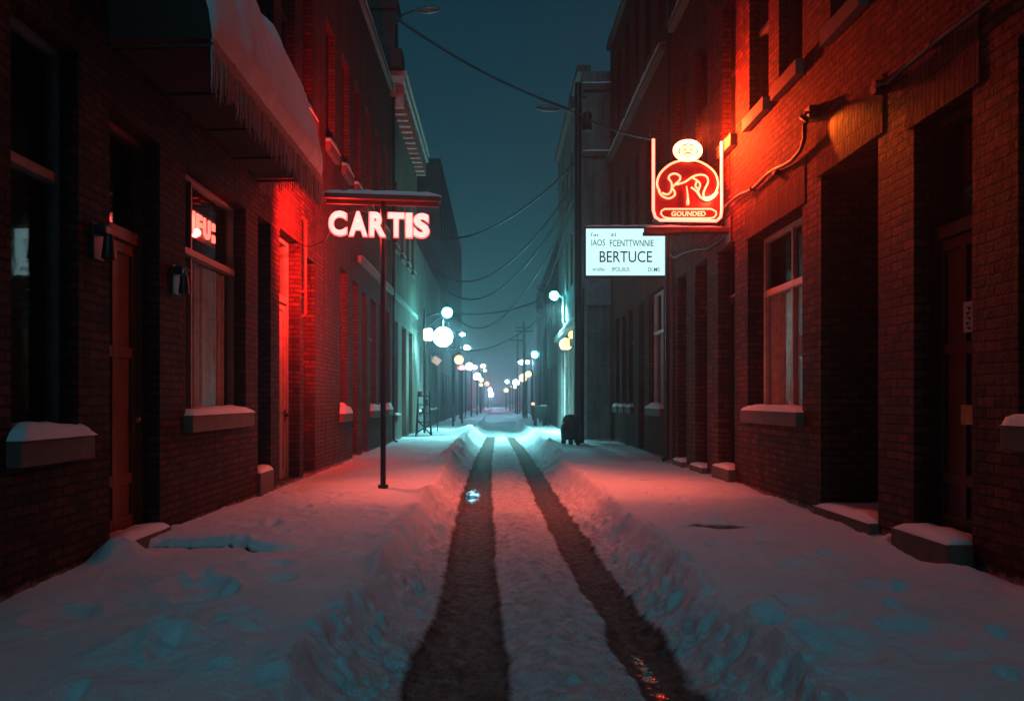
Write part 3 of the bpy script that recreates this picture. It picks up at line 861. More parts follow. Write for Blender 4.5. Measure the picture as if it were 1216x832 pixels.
roof(G3, 30.45, 42.5, 13.3, 9)
m = MB(); G3.box(m, 31.0, 42.4, 4.3, 4.5, -.22, 0, .02); sh = obj('shop_cornice', m, 'stone_pale', b)
ledge_snow(G3, 31.0, 42.4, 4.5, .22, .1, sh)

b = thing('far_building', 'dark stepped down row on the right beyond the lit shop front', 'building', (3.1, 52, 0))
G4 = Front(b, 1, 3.1)
op = [(44 + 3.0 * i, 45.3 + 3.0 * i, z, z + 2.2) for i in range(7) for z in (1.1, 5.5)]
obj('wall', wall_mesh(G4, 42.503, 66, -.5, 9.6, 9, op), 'brick_dark', b)
for q in op: window(G4, *q, frame='paint_dark', sill=False)
roof(G4, 42.503, 66, 9.6, 9)
b = thing('far_building', 'hazy low row on the right at the far end of the street', 'building', (3.2, 100, 0))
G5 = Front(b, 1, 3.2)
obj('wall', wall_mesh(G5, 66.003, 150, -.5, 7.4, 10, [(69 + 5 * i, 71 + 5 * i, 1, 3.4) for i in range(16)]), 'brick_grey', b)
for i in range(16): window(G5, 69 + 5 * i, 71 + 5 * i, 1, 3.4, frame='paint_dark', sill=False)
roof(G5, 66.003, 150, 7.4, 10)

# ------------------------------------------------------------------ drainpipes, conduits on walls
def pipe(name, label, cat, pts, r, mat='metal_dark', clips=()):
    m = MB().tube(pts, r, 10)
    for c in clips:
        m.bbox(c[0] - .06, c[0] + .06, c[1] - .06, c[1] + .06, c[2] - .025, c[2] + .025, .006)
    return tag(obj(name, m, mat, None, True, org=pts[0]), label, cat)

pipe('drainpipe', 'black drainpipe running down the right wall beside the white light box', 'drainpipe', [(XR - .09, 19.75, 13.9), (XR - .09, 19.75, .1), (XR - .22, 19.75, .02)], .055, clips=[(XR - .07, 19.75, z) for z in (2, 5.5, 8.5, 11.5)])
pipe('drainpipe', 'thin dark drainpipe between two houses on the left wall above the lettered sign', 'drainpipe', [(XL + .07, 28.35, 11.6), (XL + .07, 28.35, .1), (XL + .2, 28.35, .02)], .05, clips=[(XL + .06, 28.35, z) for z in (3, 6, 9)])
pipe('drainpipe', 'short red lit pipe on the left wall beside the white door', 'drainpipe', [(XL - .0, 15.3, 4.75), (XL + .07, 15.3, 4.7), (XL + .07, 15.3, 3.0), (XL + .0, 15.3, 2.95)], .03, 'metal_rust', clips=[(XL + .03, 15.3, 3.4)])
c1 = [(XR + .02, 8.9, 4.74), (XR - .1, 8.9, 4.74), (XR - .1, 8.75, 4.74)] + [(XR - .07, 8.7 - k * .5, 4.72 + .01 * math.sin(k)) for k in range(14)]
o = pipe('conduit', 'straight steel conduit high on the near right wall ending in a round elbow', 'conduit', c1, .03, clips=[(XR - .04, 7.8, 4.74), (XR - .04, 6.6, 4.74)])
m = MB().tube([(XR - .12, 8.9, 4.74), (XR + .01, 8.9, 4.74)], .075, 14); obj('elbow_box', m, 'metal_dark', o, True)
c2 = [(XR + .02, 10.8, 5.06), (XR - .09, 10.82, 5.06), (XR - .13, 10.86, 4.98), (XR - .1, 10.95, 4.83), (XR - .06, 11.2, 4.76)]
c2 += [(XR - .05, 11.2 + k * .35, 4.74 - .03 * math.sin(k * 1.3) + .012 * k) for k in range(1, 10)] + [(XR - .1, 14.75, 4.82)]
o = pipe('conduit', 'bent cable conduit feeding the red neon sign along the right wall', 'conduit', c2, .027, clips=[(XR - .03, 12.2, 4.73), (XR - .03, 13.4, 4.79)])
m = MB(); m.bbox(XR - .12, XR - .001, 10.72, 10.9, 5.02, 5.2, .01); obj('junction_box', m, 'metal_dark', o)

# ------------------------------------------------------------------ awning with fringe
A0, A1 = 7.65, 12.45
aw = thing('awning', 'dark canvas awning with heavy snow on top and ragged fringe over left door', 'awning', (XL, 10, 4.6))
prof = [(-2.585, 4.72), (-2.62, 4.98), (-2.72, 5.35), (-2.88, 5.8), (-3.12, 6.25), (-3.53, 6.62)]
m = MB()
n = len(prof)
for (x, z), (x2, z2) in zip(prof, prof[1:]):
    m.quad((x, A0, z), (x, A1, z), (x2, A1, z2), (x2, A0, z2))
for yy in (A0, A1):
    v = [(x, yy, z) for x, z in prof] + [(-3.53, yy, 4.72)]
    m.add(v, [tuple(range(len(v)))])
m.quad((-2.585, A0, 4.72), (-2.585, A1, 4.72), (-3.53, A1, 4.72), (-3.53, A0, 4.72))
obj('canopy', m, 'canvas', aw)
m = MB()
for yy in np.linspace(A0 + .05, A1 - .05, 5):
    m.tube([(-3.54, yy, 4.66), (-2.6, yy, 4.68)], .018, 6)
m.tube([(-2.6, A0, 4.68), (-2.6, A1, 4.68)], .022, 8)
obj('frame', m, 'metal_dark', aw, True)
# valance: a strip ending in many hanging threads
m = MB()
yy = A0
rnd = random.Random(3)
m.bbox(-2.60, -2.575, A0, A1, 4.60, 4.73, .004)
while yy < A1 - .01:
    wd = rnd.uniform(.018, .04); L = rnd.uniform(.24, .42); x = -2.588 + rnd.uniform(-.012, .012)
    m.tube([(x, yy, 4.62), (x + rnd.uniform(-.012, .012), yy + rnd.uniform(-.01, .01), 4.62 - L * .6), (x, yy + rnd.uniform(-.015, .015), 4.62 - L)], [wd * .5, wd * .42, .003], 5)
    yy += wd * .8
obj('fringe', m, 'fringe', aw)
m = MB(); yy = -2.6 - .02
for xx in np.arange(-3.5, -2.6, .032):
    for y0 in (A1,):
        L = rnd.uniform(.12, .26); m.tube([(xx, y0, 4.72), (xx, y0, 4.72 - L * .6), (xx, y0 + .01, 4.72 - L)], [.013, .011, .002], 5)
obj('end_fringe', m, 'fringe', aw)
# snow lying on the canopy
ny = 90; nt = 26
sp = np.array(prof); seg = np.r_[0, np.cumsum(np.hypot(*np.diff(sp, axis=0).T))]; seg /= seg[-1]
tt = np.linspace(0, 1, nt); yy = np.linspace(-1, 1, ny); yy = np.sign(yy) * np.abs(yy) ** .7
T, YY = np.meshgrid(tt, yy)
PX = np.interp(T, seg, sp[:, 0]); PZ = np.interp(T, seg, sp[:, 1])
nx_, nz_ = .90, .44
th = .17 * (1 - np.abs(YY) ** 8) ** .5 * np.clip(T / .06, 0, 1) ** .6 * (1 + .5 * fbm(YY * 7, T * 4, 91, 4)) + .004
th = th * (0.55 + .6 * T)
Yw = (A0 + A1) / 2 + YY * (A1 - A0) / 2
edge = (.05 * fbm(YY * 22, T * 0, 93, 3)) * np.clip(1 - T / .15, 0, 1)
m = MB().add(list(zip((PX + nx_ * th).ravel(), Yw.ravel(), (PZ + nz_ * th + edge).ravel())),
             [(j * nt + i, j * nt + i + 1, (j + 1) * nt + i + 1, (j + 1) * nt + i) for j in range(ny - 1) for i in range(nt - 1)])
obj('snow', m, 'snow', aw, True)

# ------------------------------------------------------------------ wall lanterns (unlit)
def lantern(y, z, label, curl):
    t = thing('wall_lantern', label, 'wall lamp', (XL, y, z), 'unlit lanterns on the left wall')
    m = MB(); m.bbox(XL, XL + .03, y - .10, y + .10, z - .12, z + .2, .01); m.bbox(XL + .03, XL + .12, y - .07, y + .07, z + .10, z + .19, .015); obj('back_plate', m, 'metal_dark', t)
    m = MB().lathe([(.03, .11), (.04, .085), (.06, -.08), (.062, -.105), (.055, -.11)], (XL + .115, y, z + .0), 16); obj('shade', m, 'metal_dark', t, True)
    if curl:
        pts = [(XL + .12 + .06 * math.cos(a) * (1 - a / 12), y - .05, z + .12 + .06 * math.sin(a) * (1 - a / 12)) for a in np.linspace(0, 7, 22)]
        m = MB().tube(pts, .014, 6); obj('scroll', m, 'metal_grey', t, True)
lantern(7.45, 2.80, 'boxy unlit lantern on the left wall between near window and brown door', False)
lantern(9.25, 2.72, 'unlit lantern with curled bracket on the left wall beside the curtained window', True)

# ------------------------------------------------------------------ text helpers
def text_mb(s, height, M, depth=.02, bold=0.0, sx=1.0, width=None, single=True):
    """lettering from the built-in font as MB, centred on the origin in its own XZ plane, then moved by M"""
    cu = bpy.data.curves.new('lettering', 'FONT')
    cu.body = s; cu.size = 1.0; cu.extrude = 0.0; cu.offset = bold; cu.resolution_u = 4
    to = bpy.data.objects.new('lettering', cu)
    COL.objects.link(to)
    dg = bpy.context.evaluated_depsgraph_get(); dg.update()
    me = bpy.data.meshes.new_from_object(to.evaluated_get(dg))
    vv = np.array([v.co[:] for v in me.vertices]); ff = [tuple(p.vertices) for p in me.polygons]
    ed = {}
    for p in ff:
        for a, b_ in zip(p, p[1:] + p[:1]): ed[(a, b_)] = 1
    bpy.data.objects.remove(to); bpy.data.curves.remove(cu); bpy.data.meshes.remove(me)
    lo, hi = vv.min(0), vv.max(0)
    sc_ = height / (hi[1] - lo[1]); sx_ = sc_ * sx if width is None else width / (hi[0] - lo[0])
    X = (vv[:, 0] - (lo[0] + hi[0]) / 2) * sx_; Z = (vv[:, 1] - (lo[1] + hi[1]) / 2) * sc_
    n = len(X)
    v = [(X[i], -depth / 2, Z[i]) for i in range(n)] + [(X[i], depth / 2, Z[i]) for i in range(n)]
    f = list(ff) + [tuple(i + n for i in p[::-1]) for p in ff]
    for (a, b_) in ed:
        if (b_, a) not in ed: f.append((a, a + n, b_ + n, b_))
    m = MB().add(v, f)
    return m.xform(M)

# ------------------------------------------------------------------ CARTIS sign on a post
SX, SY = -1.85, 13.7
cs = thing('post_sign', 'glowing white block letters hanging under a snowy board on a thin pole', 'sign', (SX, SY, 0))
Rz = Matrix.Translation((SX, SY, 0)) @ Matrix.Rotation(R(8), 4, 'Z')
m = MB().tube([(SX, SY, -.3), (SX, SY, 4.66)], .045, 12); m.tube([(SX, SY, ground_z(SX, SY) - .02), (SX, SY, ground_z(SX, SY) + .05)], .085, 12)
obj('pole', m, 'metal_dark', cs, True)
m = MB(); m.bbox(-.93, .93, -.17, .17, 4.665, 4.74, .012); m.bbox(-.91, .91, -.03, .03, 4.60, 4.664, .008); m.xform(Rz)
obj('roof_board', m, 'metal_rust', cs)
m = MB(); m.snow(-.93, .93, -.17, .17, 4.741, .075, nx=40, ny=8, seed=4, over=.012, p=6)
m.xform(Rz); obj('snow', m, 'snow', cs, True)
mat_emit('neon_letters', (1.0, 0.105, 0.092), 7.6)
mat_emit('bloom_backing', (1.0, 0.008, 0.006), 0.75)  # glowing material that imitates red bloom round the letters
wid = {'C': .295, 'A': .30, 'R': .27, 'T': .27, 'I': .095, 'S': .26}
xx = -.80
for i, ch in enumerate("CARTIS"):
    w = wid[ch]
    z = 4.27
    M = Rz @ Matrix.Translation((xx + w / 2 - .07, -.12, z))
    lt = obj('letter', text_mb(ch, .38, M, .07, bold=.028, width=w * .92), 'neon_letters', cs)
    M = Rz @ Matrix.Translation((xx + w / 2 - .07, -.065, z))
    obj('halo', text_mb(ch, .42, M, .02, bold=.06, width=w * .92 + .04), 'bloom_backing', lt)  # larger backing letter, the bloom built as a glowing part
    xx += w + .026
m = MB()
for x in (-.72, .72): m.tube([(x, 0, 4.62), (x + .01, 0, 4.44)], .007, 6)
m.tube([(-.15, 0, 4.62), (-.55, 0, 4.45)], .009, 6); m.tube([(.0, .03, 4.6), (.03, .0, 4.47), (.08, 0, 4.6)], .007, 6); m.tube([(-.35, 0, 4.52), (-.22, 0, 4.46), (-.05, 0, 4.455)], .006, 6)
m.xform(Rz); obj('hanger', m, 'metal_rust', cs, True)
pts = [(XL + .02, 15.2, 4.25), (XL + .25, 14.8, 4.12), (-2.9, 14.2, 4.13), (-2.66, 13.6, 4.25)]
m = MB().tube(pts, .012, 6); obj('cable', m, 'rubber', cs, True)

def point(name, p, col, w, r, parent):
    l = bpy.data.lights.new(name, 'POINT'); l.color = col; l.energy = w; l.shadow_soft_size = r
    o = bpy.data.objects.new(name, l); link(o, parent)
    o.location = Vector(p) - ORG[parent.name]
def spot(name, p, col, w, size, r, parent, aim=(0, 0, -1), blend=1.0):
    l = bpy.data.lights.new(name, 'SPOT'); l.color = col; l.energy = w; l.spot_size = R(size); l.spot_blend = blend; l.shadow_soft_size = r
    o = bpy.data.objects.new(name, l); link(o, parent)
    o.location = Vector(p) - ORG[parent.name]
    o.rotation_euler = Vector(aim).to_track_quat('-Z', 'Y').to_euler()

spot('added_sign_light', (SX - .35, SY + .22, 4.3), (1, .020, .012), 3400, 140, .08, cs, (-1, .85, .05), .85)  # added spot steering the sign's red light on to the left wall
point('added_sign_light', (SX - .70, SY + .2, 4.2), (1, .03, .02), 80, .08, cs)
spot('added_down_light', (SX - .2, SY + .16, 4.55), (1, .11, .065), 720, 112, .08, cs, (.62, .04, -1), .9)  # added spot throwing red down on the street, no fixture under the board

# ------------------------------------------------------------------ neon emblem sign, right
NX0, NX1, NY = 2.72, 3.98, 14.8
ns = thing('neon_sign', 'red neon sign with glowing disc and scrolls inside a U shaped tube frame', 'sign', (XR, NY, 4.5))
def npx(px, py): return ((px - 590) * .0148, NY, 1.45 + (474 - py) * .0148)
def crop(cx, cy, dy=0.0):   # the emblem's own drawing, measured on a 768 x 832 sheet
    x, y, z = npx(760 + cx * 120 / 768, 150 + cy * 130 / 832)
    return (x, y + dy, z)
m = MB()
ol = [(100, 300), (100, 640), (115, 690), (150, 715), (580, 720), (612, 690), (618, 640), (618, 300)]
cir = [(360 + 232 * math.cos(a), 440 - 175 * math.sin(a)) for a in np.linspace(math.radians(-20), math.radians(200), 36)]
panel = [(140, 500), (120, 700), (600, 700), (585, 500)] 
def slab(pts2, y0, y1):
    k = len(pts2)
    v = [crop(a, c, y0) for a, c in pts2] + [crop(a, c, y1) for a, c in pts2]
    f = [tuple(range(k)), tuple(range(k, 2 * k))[::-1]] + [(i, (i + 1) % k, (i + 1) % k + k, i + k) for i in range(k)]
    return MB().add(v, f)
dome = [(120, 705), (600, 705)] + [(600, 500)] + [(360 + 236 * math.cos(a), 455 - 185 * math.sin(a)) for a in np.linspace(0, math.pi, 30)] + [(120, 500)]
obj('panel', slab(dome, .03, .07), 'sign_red', ns)
mat_emit('neon_red', (1.0, 0.062, 0.040), 12.0)
mat_emit('neon_cream', (1.0, 0.16, 0.07), 5.0)
mat_emit('neon_orange', (1.0, 0.22, 0.08), 11.0)
def arc(pts2, y=-.02): return [crop(a, c, y) for a, c in pts2]
def smooth_pts(p, k=6):
    p = [Vector(q) for q in p]; out = []
    for i in range(len(p) - 1):
        a, b_, c, d = p[max(i - 1, 0)], p[i], p[i + 1], p[min(i + 2, len(p) - 1)]
        for j in range(k):
            t = j / k
            out.append(0.5 * ((2 * b_) + (c - a) * t + (2 * a - 5 * b_ + 4 * c - d) * t * t + (3 * b_ - a - 3 * c + d) * t ** 3))
    out.append(p[-1]); return out
m = MB().tube(arc([(100, 100)] + ol[1:-1] + [(618, 120)]), .026, 8); obj('tube_frame', m, 'neon_red', ns, True)
big = [(150, 500), (128, 440), (150, 365), (215, 300), (290, 268), (360, 262), (440, 268), (520, 310), (572, 365), (592, 440), (575, 505)]
m = MB().tube(smooth_pts(arc(big)), .019, 8); obj('tube_arch', m, 'neon_cream', ns, True)
# disc on top
m = MB().tube([crop(360 + 100 * math.cos(a), 188 + 72 * math.sin(a), -.03) for a in np.linspace(0, 2 * math.pi, 28)[:-1]], .030, 8, closed=True)
obj('disc_ring', m, 'neon_orange', ns, True)
dsc = [(360 + 98 * math.cos(a), 188 + 70 * math.sin(a)) for a in np.linspace(0, 2 * math.pi, 28)[:-1]]
mat_emit('disc_glow', (1.0, 0.36, 0.20), 2.6)
do = obj('disc', slab(dsc, -.012, .04), 'disc_glow', ns)
m = MB()
for pts2 in ([(318, 152), (360, 140), (402, 150)], [(300, 175), (292, 195), (300, 212)], [(424, 175), (434, 192), (426, 212)], [(335, 215), (360, 205), (385, 213)], [(330, 185), (350, 178)], [(372, 178), (394, 184)]):
    m.tube(smooth_pts(arc(pts2, -.04), 4), .008, 6)
obj('face_line', m, 'sign_red', do, True)
# scrolls
scr = [[(215, 400), (225, 375), (262, 362), (300, 380), (300, 410), (268, 440), (245, 470), (262, 500), (258, 530), (215, 550), (165, 530), (140, 490)],
       [(215, 400), (235, 425), (240, 460), (232, 500), (205, 520), (165, 508)],
       [(275, 445), (340, 425), (400, 385), (460, 370), (505, 385), (515, 425), (495, 470), (480, 510), (490, 545), (540, 535), (585, 490)],
       [(400, 395), (440, 420), (455, 450), (440, 500), (465, 545), (510, 565), (560, 540), (590, 500)],
       [(385, 465), (420, 490), (440, 515), (460, 545)], [(430, 420), (420, 455), (440, 480)]]
m = MB()
for p in scr: m.tube(smooth_pts(arc(p)), .017, 8)
obj('scroll_tube', m, 'neon_cream', ns, True)
m = MB().tube(arc([(352, 455), (358, 500), (362, 545), (362, 580), (362, 600)]), [.010, .014, .018, .03, .02], 8); obj('drop_tube', m, 'neon_cream', ns, True)
pill = [(185, 630)] + [(x, 630) for x in range(220, 545, 40)] + [(545, 632), (575, 650), (578, 672), (560, 695), (530, 700)] + [(x, 700) for x in range(500, 190, -40)] + [(180, 692), (158, 668), (162, 645)]
m = MB().tube(arc(pill), .014, 8, closed=True); obj('pill_tube', m, 'neon_cream', ns, True)
M = Matrix.Translation(Vector(crop(368, 665, -.012)))
obj('lettering', text_mb("GOUNDED", .085, M, .02, bold=.02, width=.60), 'neon_cream', ns)
m = MB(); m.bbox(NX0 - .12, XR - .002, NY - .05, NY + .12, 4.37, 4.47, .015); m.bbox(NX0 - .14, NX0 + .5, NY - .09, NY + .14, 4.34, 4.40, .02)
m.bbox(XR - .03, XR - .001, NY - .12, NY + .2, 4.2, 4.65, .01)
obj('bracket', m, 'metal_rust', ns)
m = MB(); m.snow(NX0 - .12, XR - .1, NY + .0, NY + .12, 4.471, .04, nx=24, ny=5, seed=6); obj('snow', m, 'snow', ns, True)

spot('added_sign_light', (3.45, NY - .14, 6.0), (1, .055, .010), 2300, 158, .06, ns, (1, -.42, .05), .8)  # added spot steering the neon's red glow on to the right wall
point('added_sign_light', (3.5, NY - .14, 6.02), (1, .05, .013), 120, .06, ns)
spot('added_sign_light', (3.05, NY - .16, 4.32), (1, .13, .065), 780, 112, .06, ns, (-.80, -.05, -1), .9)  # added spot sending the neon's red down to mid street
point('added_sign_light', (3.75, NY - .2, 5.0), (1, .05, .02), 70, .05, ns)

# ------------------------------------------------------------------ white light box, right
LY = 20.3
lx0, lx1, lz0, lz1 = 2.14, 4.03, 4.42, 5.54
lb = thing('light_box_sign', 'white backlit box sign with dark lettering fixed to the right wall', 'sign', (XR, LY, lz0))
m = MB(); e = .05
m.bbox(lx0 - e, lx1 + e, LY - .12, LY + .12, lz1, lz1 + e, .008); m.bbox(lx0 - e, lx1 + e, LY - .12, LY + .12, lz0 - e, lz0, .008)
m.bbox(lx0 - e, lx0, LY - .118, LY + .118, lz0, lz1, .008); m.bbox(lx1, lx1 + e, LY - .118, LY + .118, lz0, lz1, .008)
m.bbox(lx1 + e, XR - .001, LY - .04, LY + .04, lz0 + .15, lz0 + .25, .008); m.bbox(lx1 + e, XR - .001, LY - .04, LY + .04, lz1 - .25, lz1 - .15, .008)
obj('frame', m, 'metal_dark', lb)
mat_emit('box_glow', (0.50, 0.96, 1.0), 1.25, base=(0.3, 0.3, 0.3))
m = MB(); m.box(lx0, lx1, LY - .10, LY + .10, lz0, lz1); obj('panel', m, 'box_glow', lb)
W, H = lx1 - lx0, lz1 - lz0
def at(fx, fy): return Matrix.Translation((lx0 + fx * W, LY - .105, lz1 - fy * H))
for s, fx, fy, hh, ww, mt in (("ſar", .12, .125, .085, .20, 'ink_grey'), ("zi", .345, .125, .08, .13, 'ink_grey'), ("IAOS", .155, .30, .15, .33, 'ink_grey'), ("FCENTTWNNIE", .58, .31, .16, 1.05, 'ink_grey'),
                              ("BERTUCE", .505, .60, .27, 1.26, 'ink'), ("wi.bibu", .16, .865, .09, .30, 'ink_grey'), ("IPOUIUS", .44, .87, .10, .42, 'ink_grey'), ("DI.MS", .86, .875, .10, .28, 'ink_grey')):
    obj('lettering', text_mb(s, hh, at(fx, fy), .006, width=ww, bold=.004), mt, lb)
m = MB().tube([(lx0 + .925 * W, LY - .105, lz1 - .13 * H), (lx0 + .945 * W, LY - .105, lz1 - .07 * H)], .01, 6); obj('tick_mark', m, 'ink_grey', lb)
m = MB(); m.snow(lx0 - e, lx1 + e, LY - .12, LY + .12, lz1 + e + .002, .05, nx=24, ny=6, seed=8); obj('snow', m, 'snow', lb, True)
pipe('cable', 'black cable looping along the right wall from white light box towards neon sign', 'cable', smooth_pts([(XR - .02, 14.9, 4.36), (XR - .06, 16.0, 4.33), (XR - .05, 17.2, 4.5), (XR - .05, 18.3, 4.62), (XR - .06, 19.2, 4.68), (XR - .05, 19.7, 4.9), (XR - .04, 20.2, 5.0)]), .018, 'rubber')

# ------------------------------------------------------------------ neon reflection in the left window, built as glowing letters
t = thing('window_reflection', 'neon reflection in the left curtained window, built as glowing letters behind the upper pane', 'sign', (XL - .33, 11.2, 3.55))
mat_emit('reflection_glow', (1.0, 0.14, 0.10), 4.6)
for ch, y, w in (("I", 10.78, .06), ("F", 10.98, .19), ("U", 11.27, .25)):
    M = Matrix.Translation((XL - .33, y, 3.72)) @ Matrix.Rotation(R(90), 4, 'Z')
    obj('letter', text_mb(ch, .27, M, .02, bold=.04, width=w), 'reflection_glow', t)
m = MB(); m.box(XL - .34, XL - .32, 11.48, 11.58, 3.75, 3.85); m.box(XL - .34, XL - .32, 11.48, 11.58, 3.59, 3.69); obj('colon', m, 'reflection_glow', t)
m = MB(); m.tube([(XL - .355, 10.8, 3.88), (XL - .355, 10.8, 4.1)], .006, 6); m.tube([(XL - .355, 11.5, 3.88), (XL - .355, 11.5, 4.1)], .006, 6); m.bbox(XL - .37, XL - .345, 10.65, 11.65, 3.52, 3.9, .005); obj('board', m, 'sign_red', t)  # backing and hangers put behind the imitated reflection

# ------------------------------------------------------------------ poles and street lamps
def cobra(mb, p, d, L=.75, r=.13):
    p, d = Vector(p), Vector(d).normalized()
    pts = [p + d * (L * k / 6) for k in range(7)]
    mb.tube(pts, [.035, .07, r * .9, r, r * .95, r * .7, r * .25], 12)

# wooden utility pole with an unlit lamp arm
UX, UY = 2.74, 28.4
up_ = thing('utility_pole', 'tall dark utility pole on the right sidewalk with an unlit lamp arm', 'pole', (UX, UY, 0))
m = MB().tube([(UX, UY, -.4), (UX, UY, 12.1)], [.14, .11], 12); obj('pole', m, 'wood_dark', up_, True)
m = MB(); m.bbox(UX - .3, UX + .3, UY - .06, UY + .06, 11.55, 11.67, .01); m.bbox(UX - .28, UX - .1, UY - .15, UY - .13 + .2, 11.2, 11.6, .02); obj('crossarm', m, 'wood_dark', up_)
m = MB().lathe([(.14, 0), (.16, .05), (.16, .55), (.1, .62)], (UX + .3, UY, 10.5), 14); m.box(UX + .1, UX + .2, UY - .03, UY + .03, 10.7, 10.9); obj('transformer', m, 'metal_dark', up_, True)
m = MB().tube(smooth_pts([(UX, UY, 10.95), (UX - .3, UY, 11.12), (UX - .65, UY, 11.24)]), .028, 8); ao = obj('lamp_arm', m, 'metal_grey', up_, True)
m = MB(); cobra(m, (UX - .62, UY, 11.23), (-1, 0, .06), .82, .12); obj('lamp_head', m, 'metal_grey', ao, True)
m = MB().tube([(UX + .17, UY - .02, .0), (UX + .17, UY - .02, 5.2)], .04, 8); obj('conduit', m, 'metal_dark', up_, True)

t = thing('street_lamp', 'unlit street lamp head on a curved arm from the roof pier at upper left', 'street lamp', (XL + .2, 28.0, 14.0))
m = MB().tube(smooth_pts([(XL + .22, 27.9, 14.0), (-3.1, 27.9, 14.18), (-2.7, 27.9, 14.33)]), .03, 8); obj('arm', m, 'metal_dark', t, True)
m = MB(); cobra(m, (-2.72, 27.9, 14.32), (1, 0, .05), .86, .13); obj('lamp_head', m, 'metal_grey', t, True)
m = MB(); m.bbox(XL + .20, XL + .26, 27.8, 28.0, 13.8, 14.2, .01); obj('bracket', m, 'metal_dark', t)

def hood(parent, p, r):
    m = MB().lathe([(r * .62, r * .86), (r * .66, r * .9), (r * .5, r * 1.12), (r * .2, r * 1.25)], tuple(p), 16)
    obj('hood', m, 'metal_grey', parent, True)

def mats_lamp(name, col, s):
    return mat_emit(name, col, s)
mats_lamp('lamp_teal', (0.07, 0.92, 1.0), 60)
mats_lamp('lamp_white', (0.22, 0.95, 1.0), 42)
mats_lamp('lamp_cream', (1.0, 0.74, 0.48), 1.5)
mats_lamp('lamp_peach', (1.0, 0.58, 0.30), 1.5)
mats_lamp('lamp_pink', (1.0, 0.42, 0.40), 2.2)
mats_lamp('lamp_red', (1.0, 0.05, 0.05), 3)
mats_lamp('lamp_yellow', (1.0, 0.60, 0.20), 2.2)
mats_lamp('lamp_far', (0.36, 0.76, 1.0), 130)
mats_lamp('lamp_rose', (1.0, 0.30, 0.55), 500)
mats_lamp('lamp_beacon', (0.22, 0.72, 1.0), 260)

def at_px(px, py, Y):
    return Vector(((px - 590) * Y / 1000, Y, 1.45 + (474 - py) * Y / 1000))

# cluster lamp on the left: one pole, three lights
p1, p2, p3 = at_px(531, 371, 36), at_px(526, 400, 36), at_px(508, 397.5, 36)
t = thing('street_lamp', 'left street lamp with a big white globe, a lantern and a bright bulb', 'street lamp', (-3.1, 36.1, 0))
m = MB().tube([(-3.1, 36.1, -.3), (-3.1, 36.1, 5.35)], .055, 10); obj('pole', m, 'metal_dark', t, True)
m = MB().tube([(-3.1, 36.1, 4.95), tuple(p1 + Vector((-.1, .05, .08)))], .025, 8); m.tube([(-3.1, 36.1, 4.3), (-2.6, 36.05, 4.85), tuple(p2 + Vector((0, 0, .85)))], .018, 8); m.tube([tuple(p2 + Vector((0, 0, .85))), tuple(p2 + Vector((0, 0, .42)))], .03, 8)
obj('arm', m, 'metal_dark', t, True)
m = MB().sphere(tuple(p1), .22, 16); obj('bulb', m, 'lamp_teal', t, True); hood(t, p1, .22)
spot('lamp_light', p1 - Vector((0, 0, .3)), (.30, .94, 1), 4300, 158, .1, t)
m = MB().sphere(tuple(p2), .42, 24); obj('globe', m, 'lamp_white', t, True)
m = MB(); m.lathe([(.15, -.25), (.19, -.2), (.2, .2), (.16, .27)], tuple(p3), 14); obj('lantern', m, 'lamp_cream', t, True)
m = MB().tube([(-3.1, 36.1, p3.z - .5), (p3.x, p3.y, p3.z - .45), (p3.x, p3.y, p3.z - .25)], .02, 8); obj('bracket', m, 'metal_dark', t, True)

# lamp on an arm from the grey house
p = at_px(658, 351, 38)
t = thing('street_lamp', 'bright teal lamp on a short arm from the grey house above lit shop front', 'street lamp', (XR3, 38, 5.9))
m = MB().sphere(tuple(p), .20, 16); obj('bulb', m, 'lamp_teal', t, True); hood(t, p, .20)
spot('lamp_light', p - Vector((0, 0, .28)), (.30, .95, 1), 4300, 158, .1, t)
m = MB().tube(smooth_pts([(XR3, 38, 5.9), (XR3 - .12, 38, 6.0), tuple(p + Vector((.1, .02, .12)))]), .04, 8); m.bbox(XR3 - .14, XR3 - .002, 37.85, 38.15, 4.9, 6.1, .02); obj('arm', m, 'paint_white', t, True)

# dome lamp on the shop front
for (px, py, Y, r, lab) in ((673, 408, 36.2, .33, 'yellow glowing dome lamp low on the lit shop front behind the pole'), (681, 397, 34.6, .22, 'pale round lamp half hidden by the pole on shop front')):
    p = at_px(px, py, Y)
    t = thing('wall_lamp', lab, 'wall lamp', (XR3, Y, p.z))
    m = MB().lathe([(r * .72, -r * .75), (r * .98, -r * .2), (r, 0), (r * .8, .45 * r), (r * .3, .72 * r)], tuple(p), 18); obj('dome', m, 'lamp_yellow', t, True)
    m = MB().tube([(XR3, Y, p.z + r * .9), (p.x, Y, p.z + r * .95), (p.x, Y, p.z + r * .7)], .025, 8); obj('arm', m, 'metal_dark', t, True)

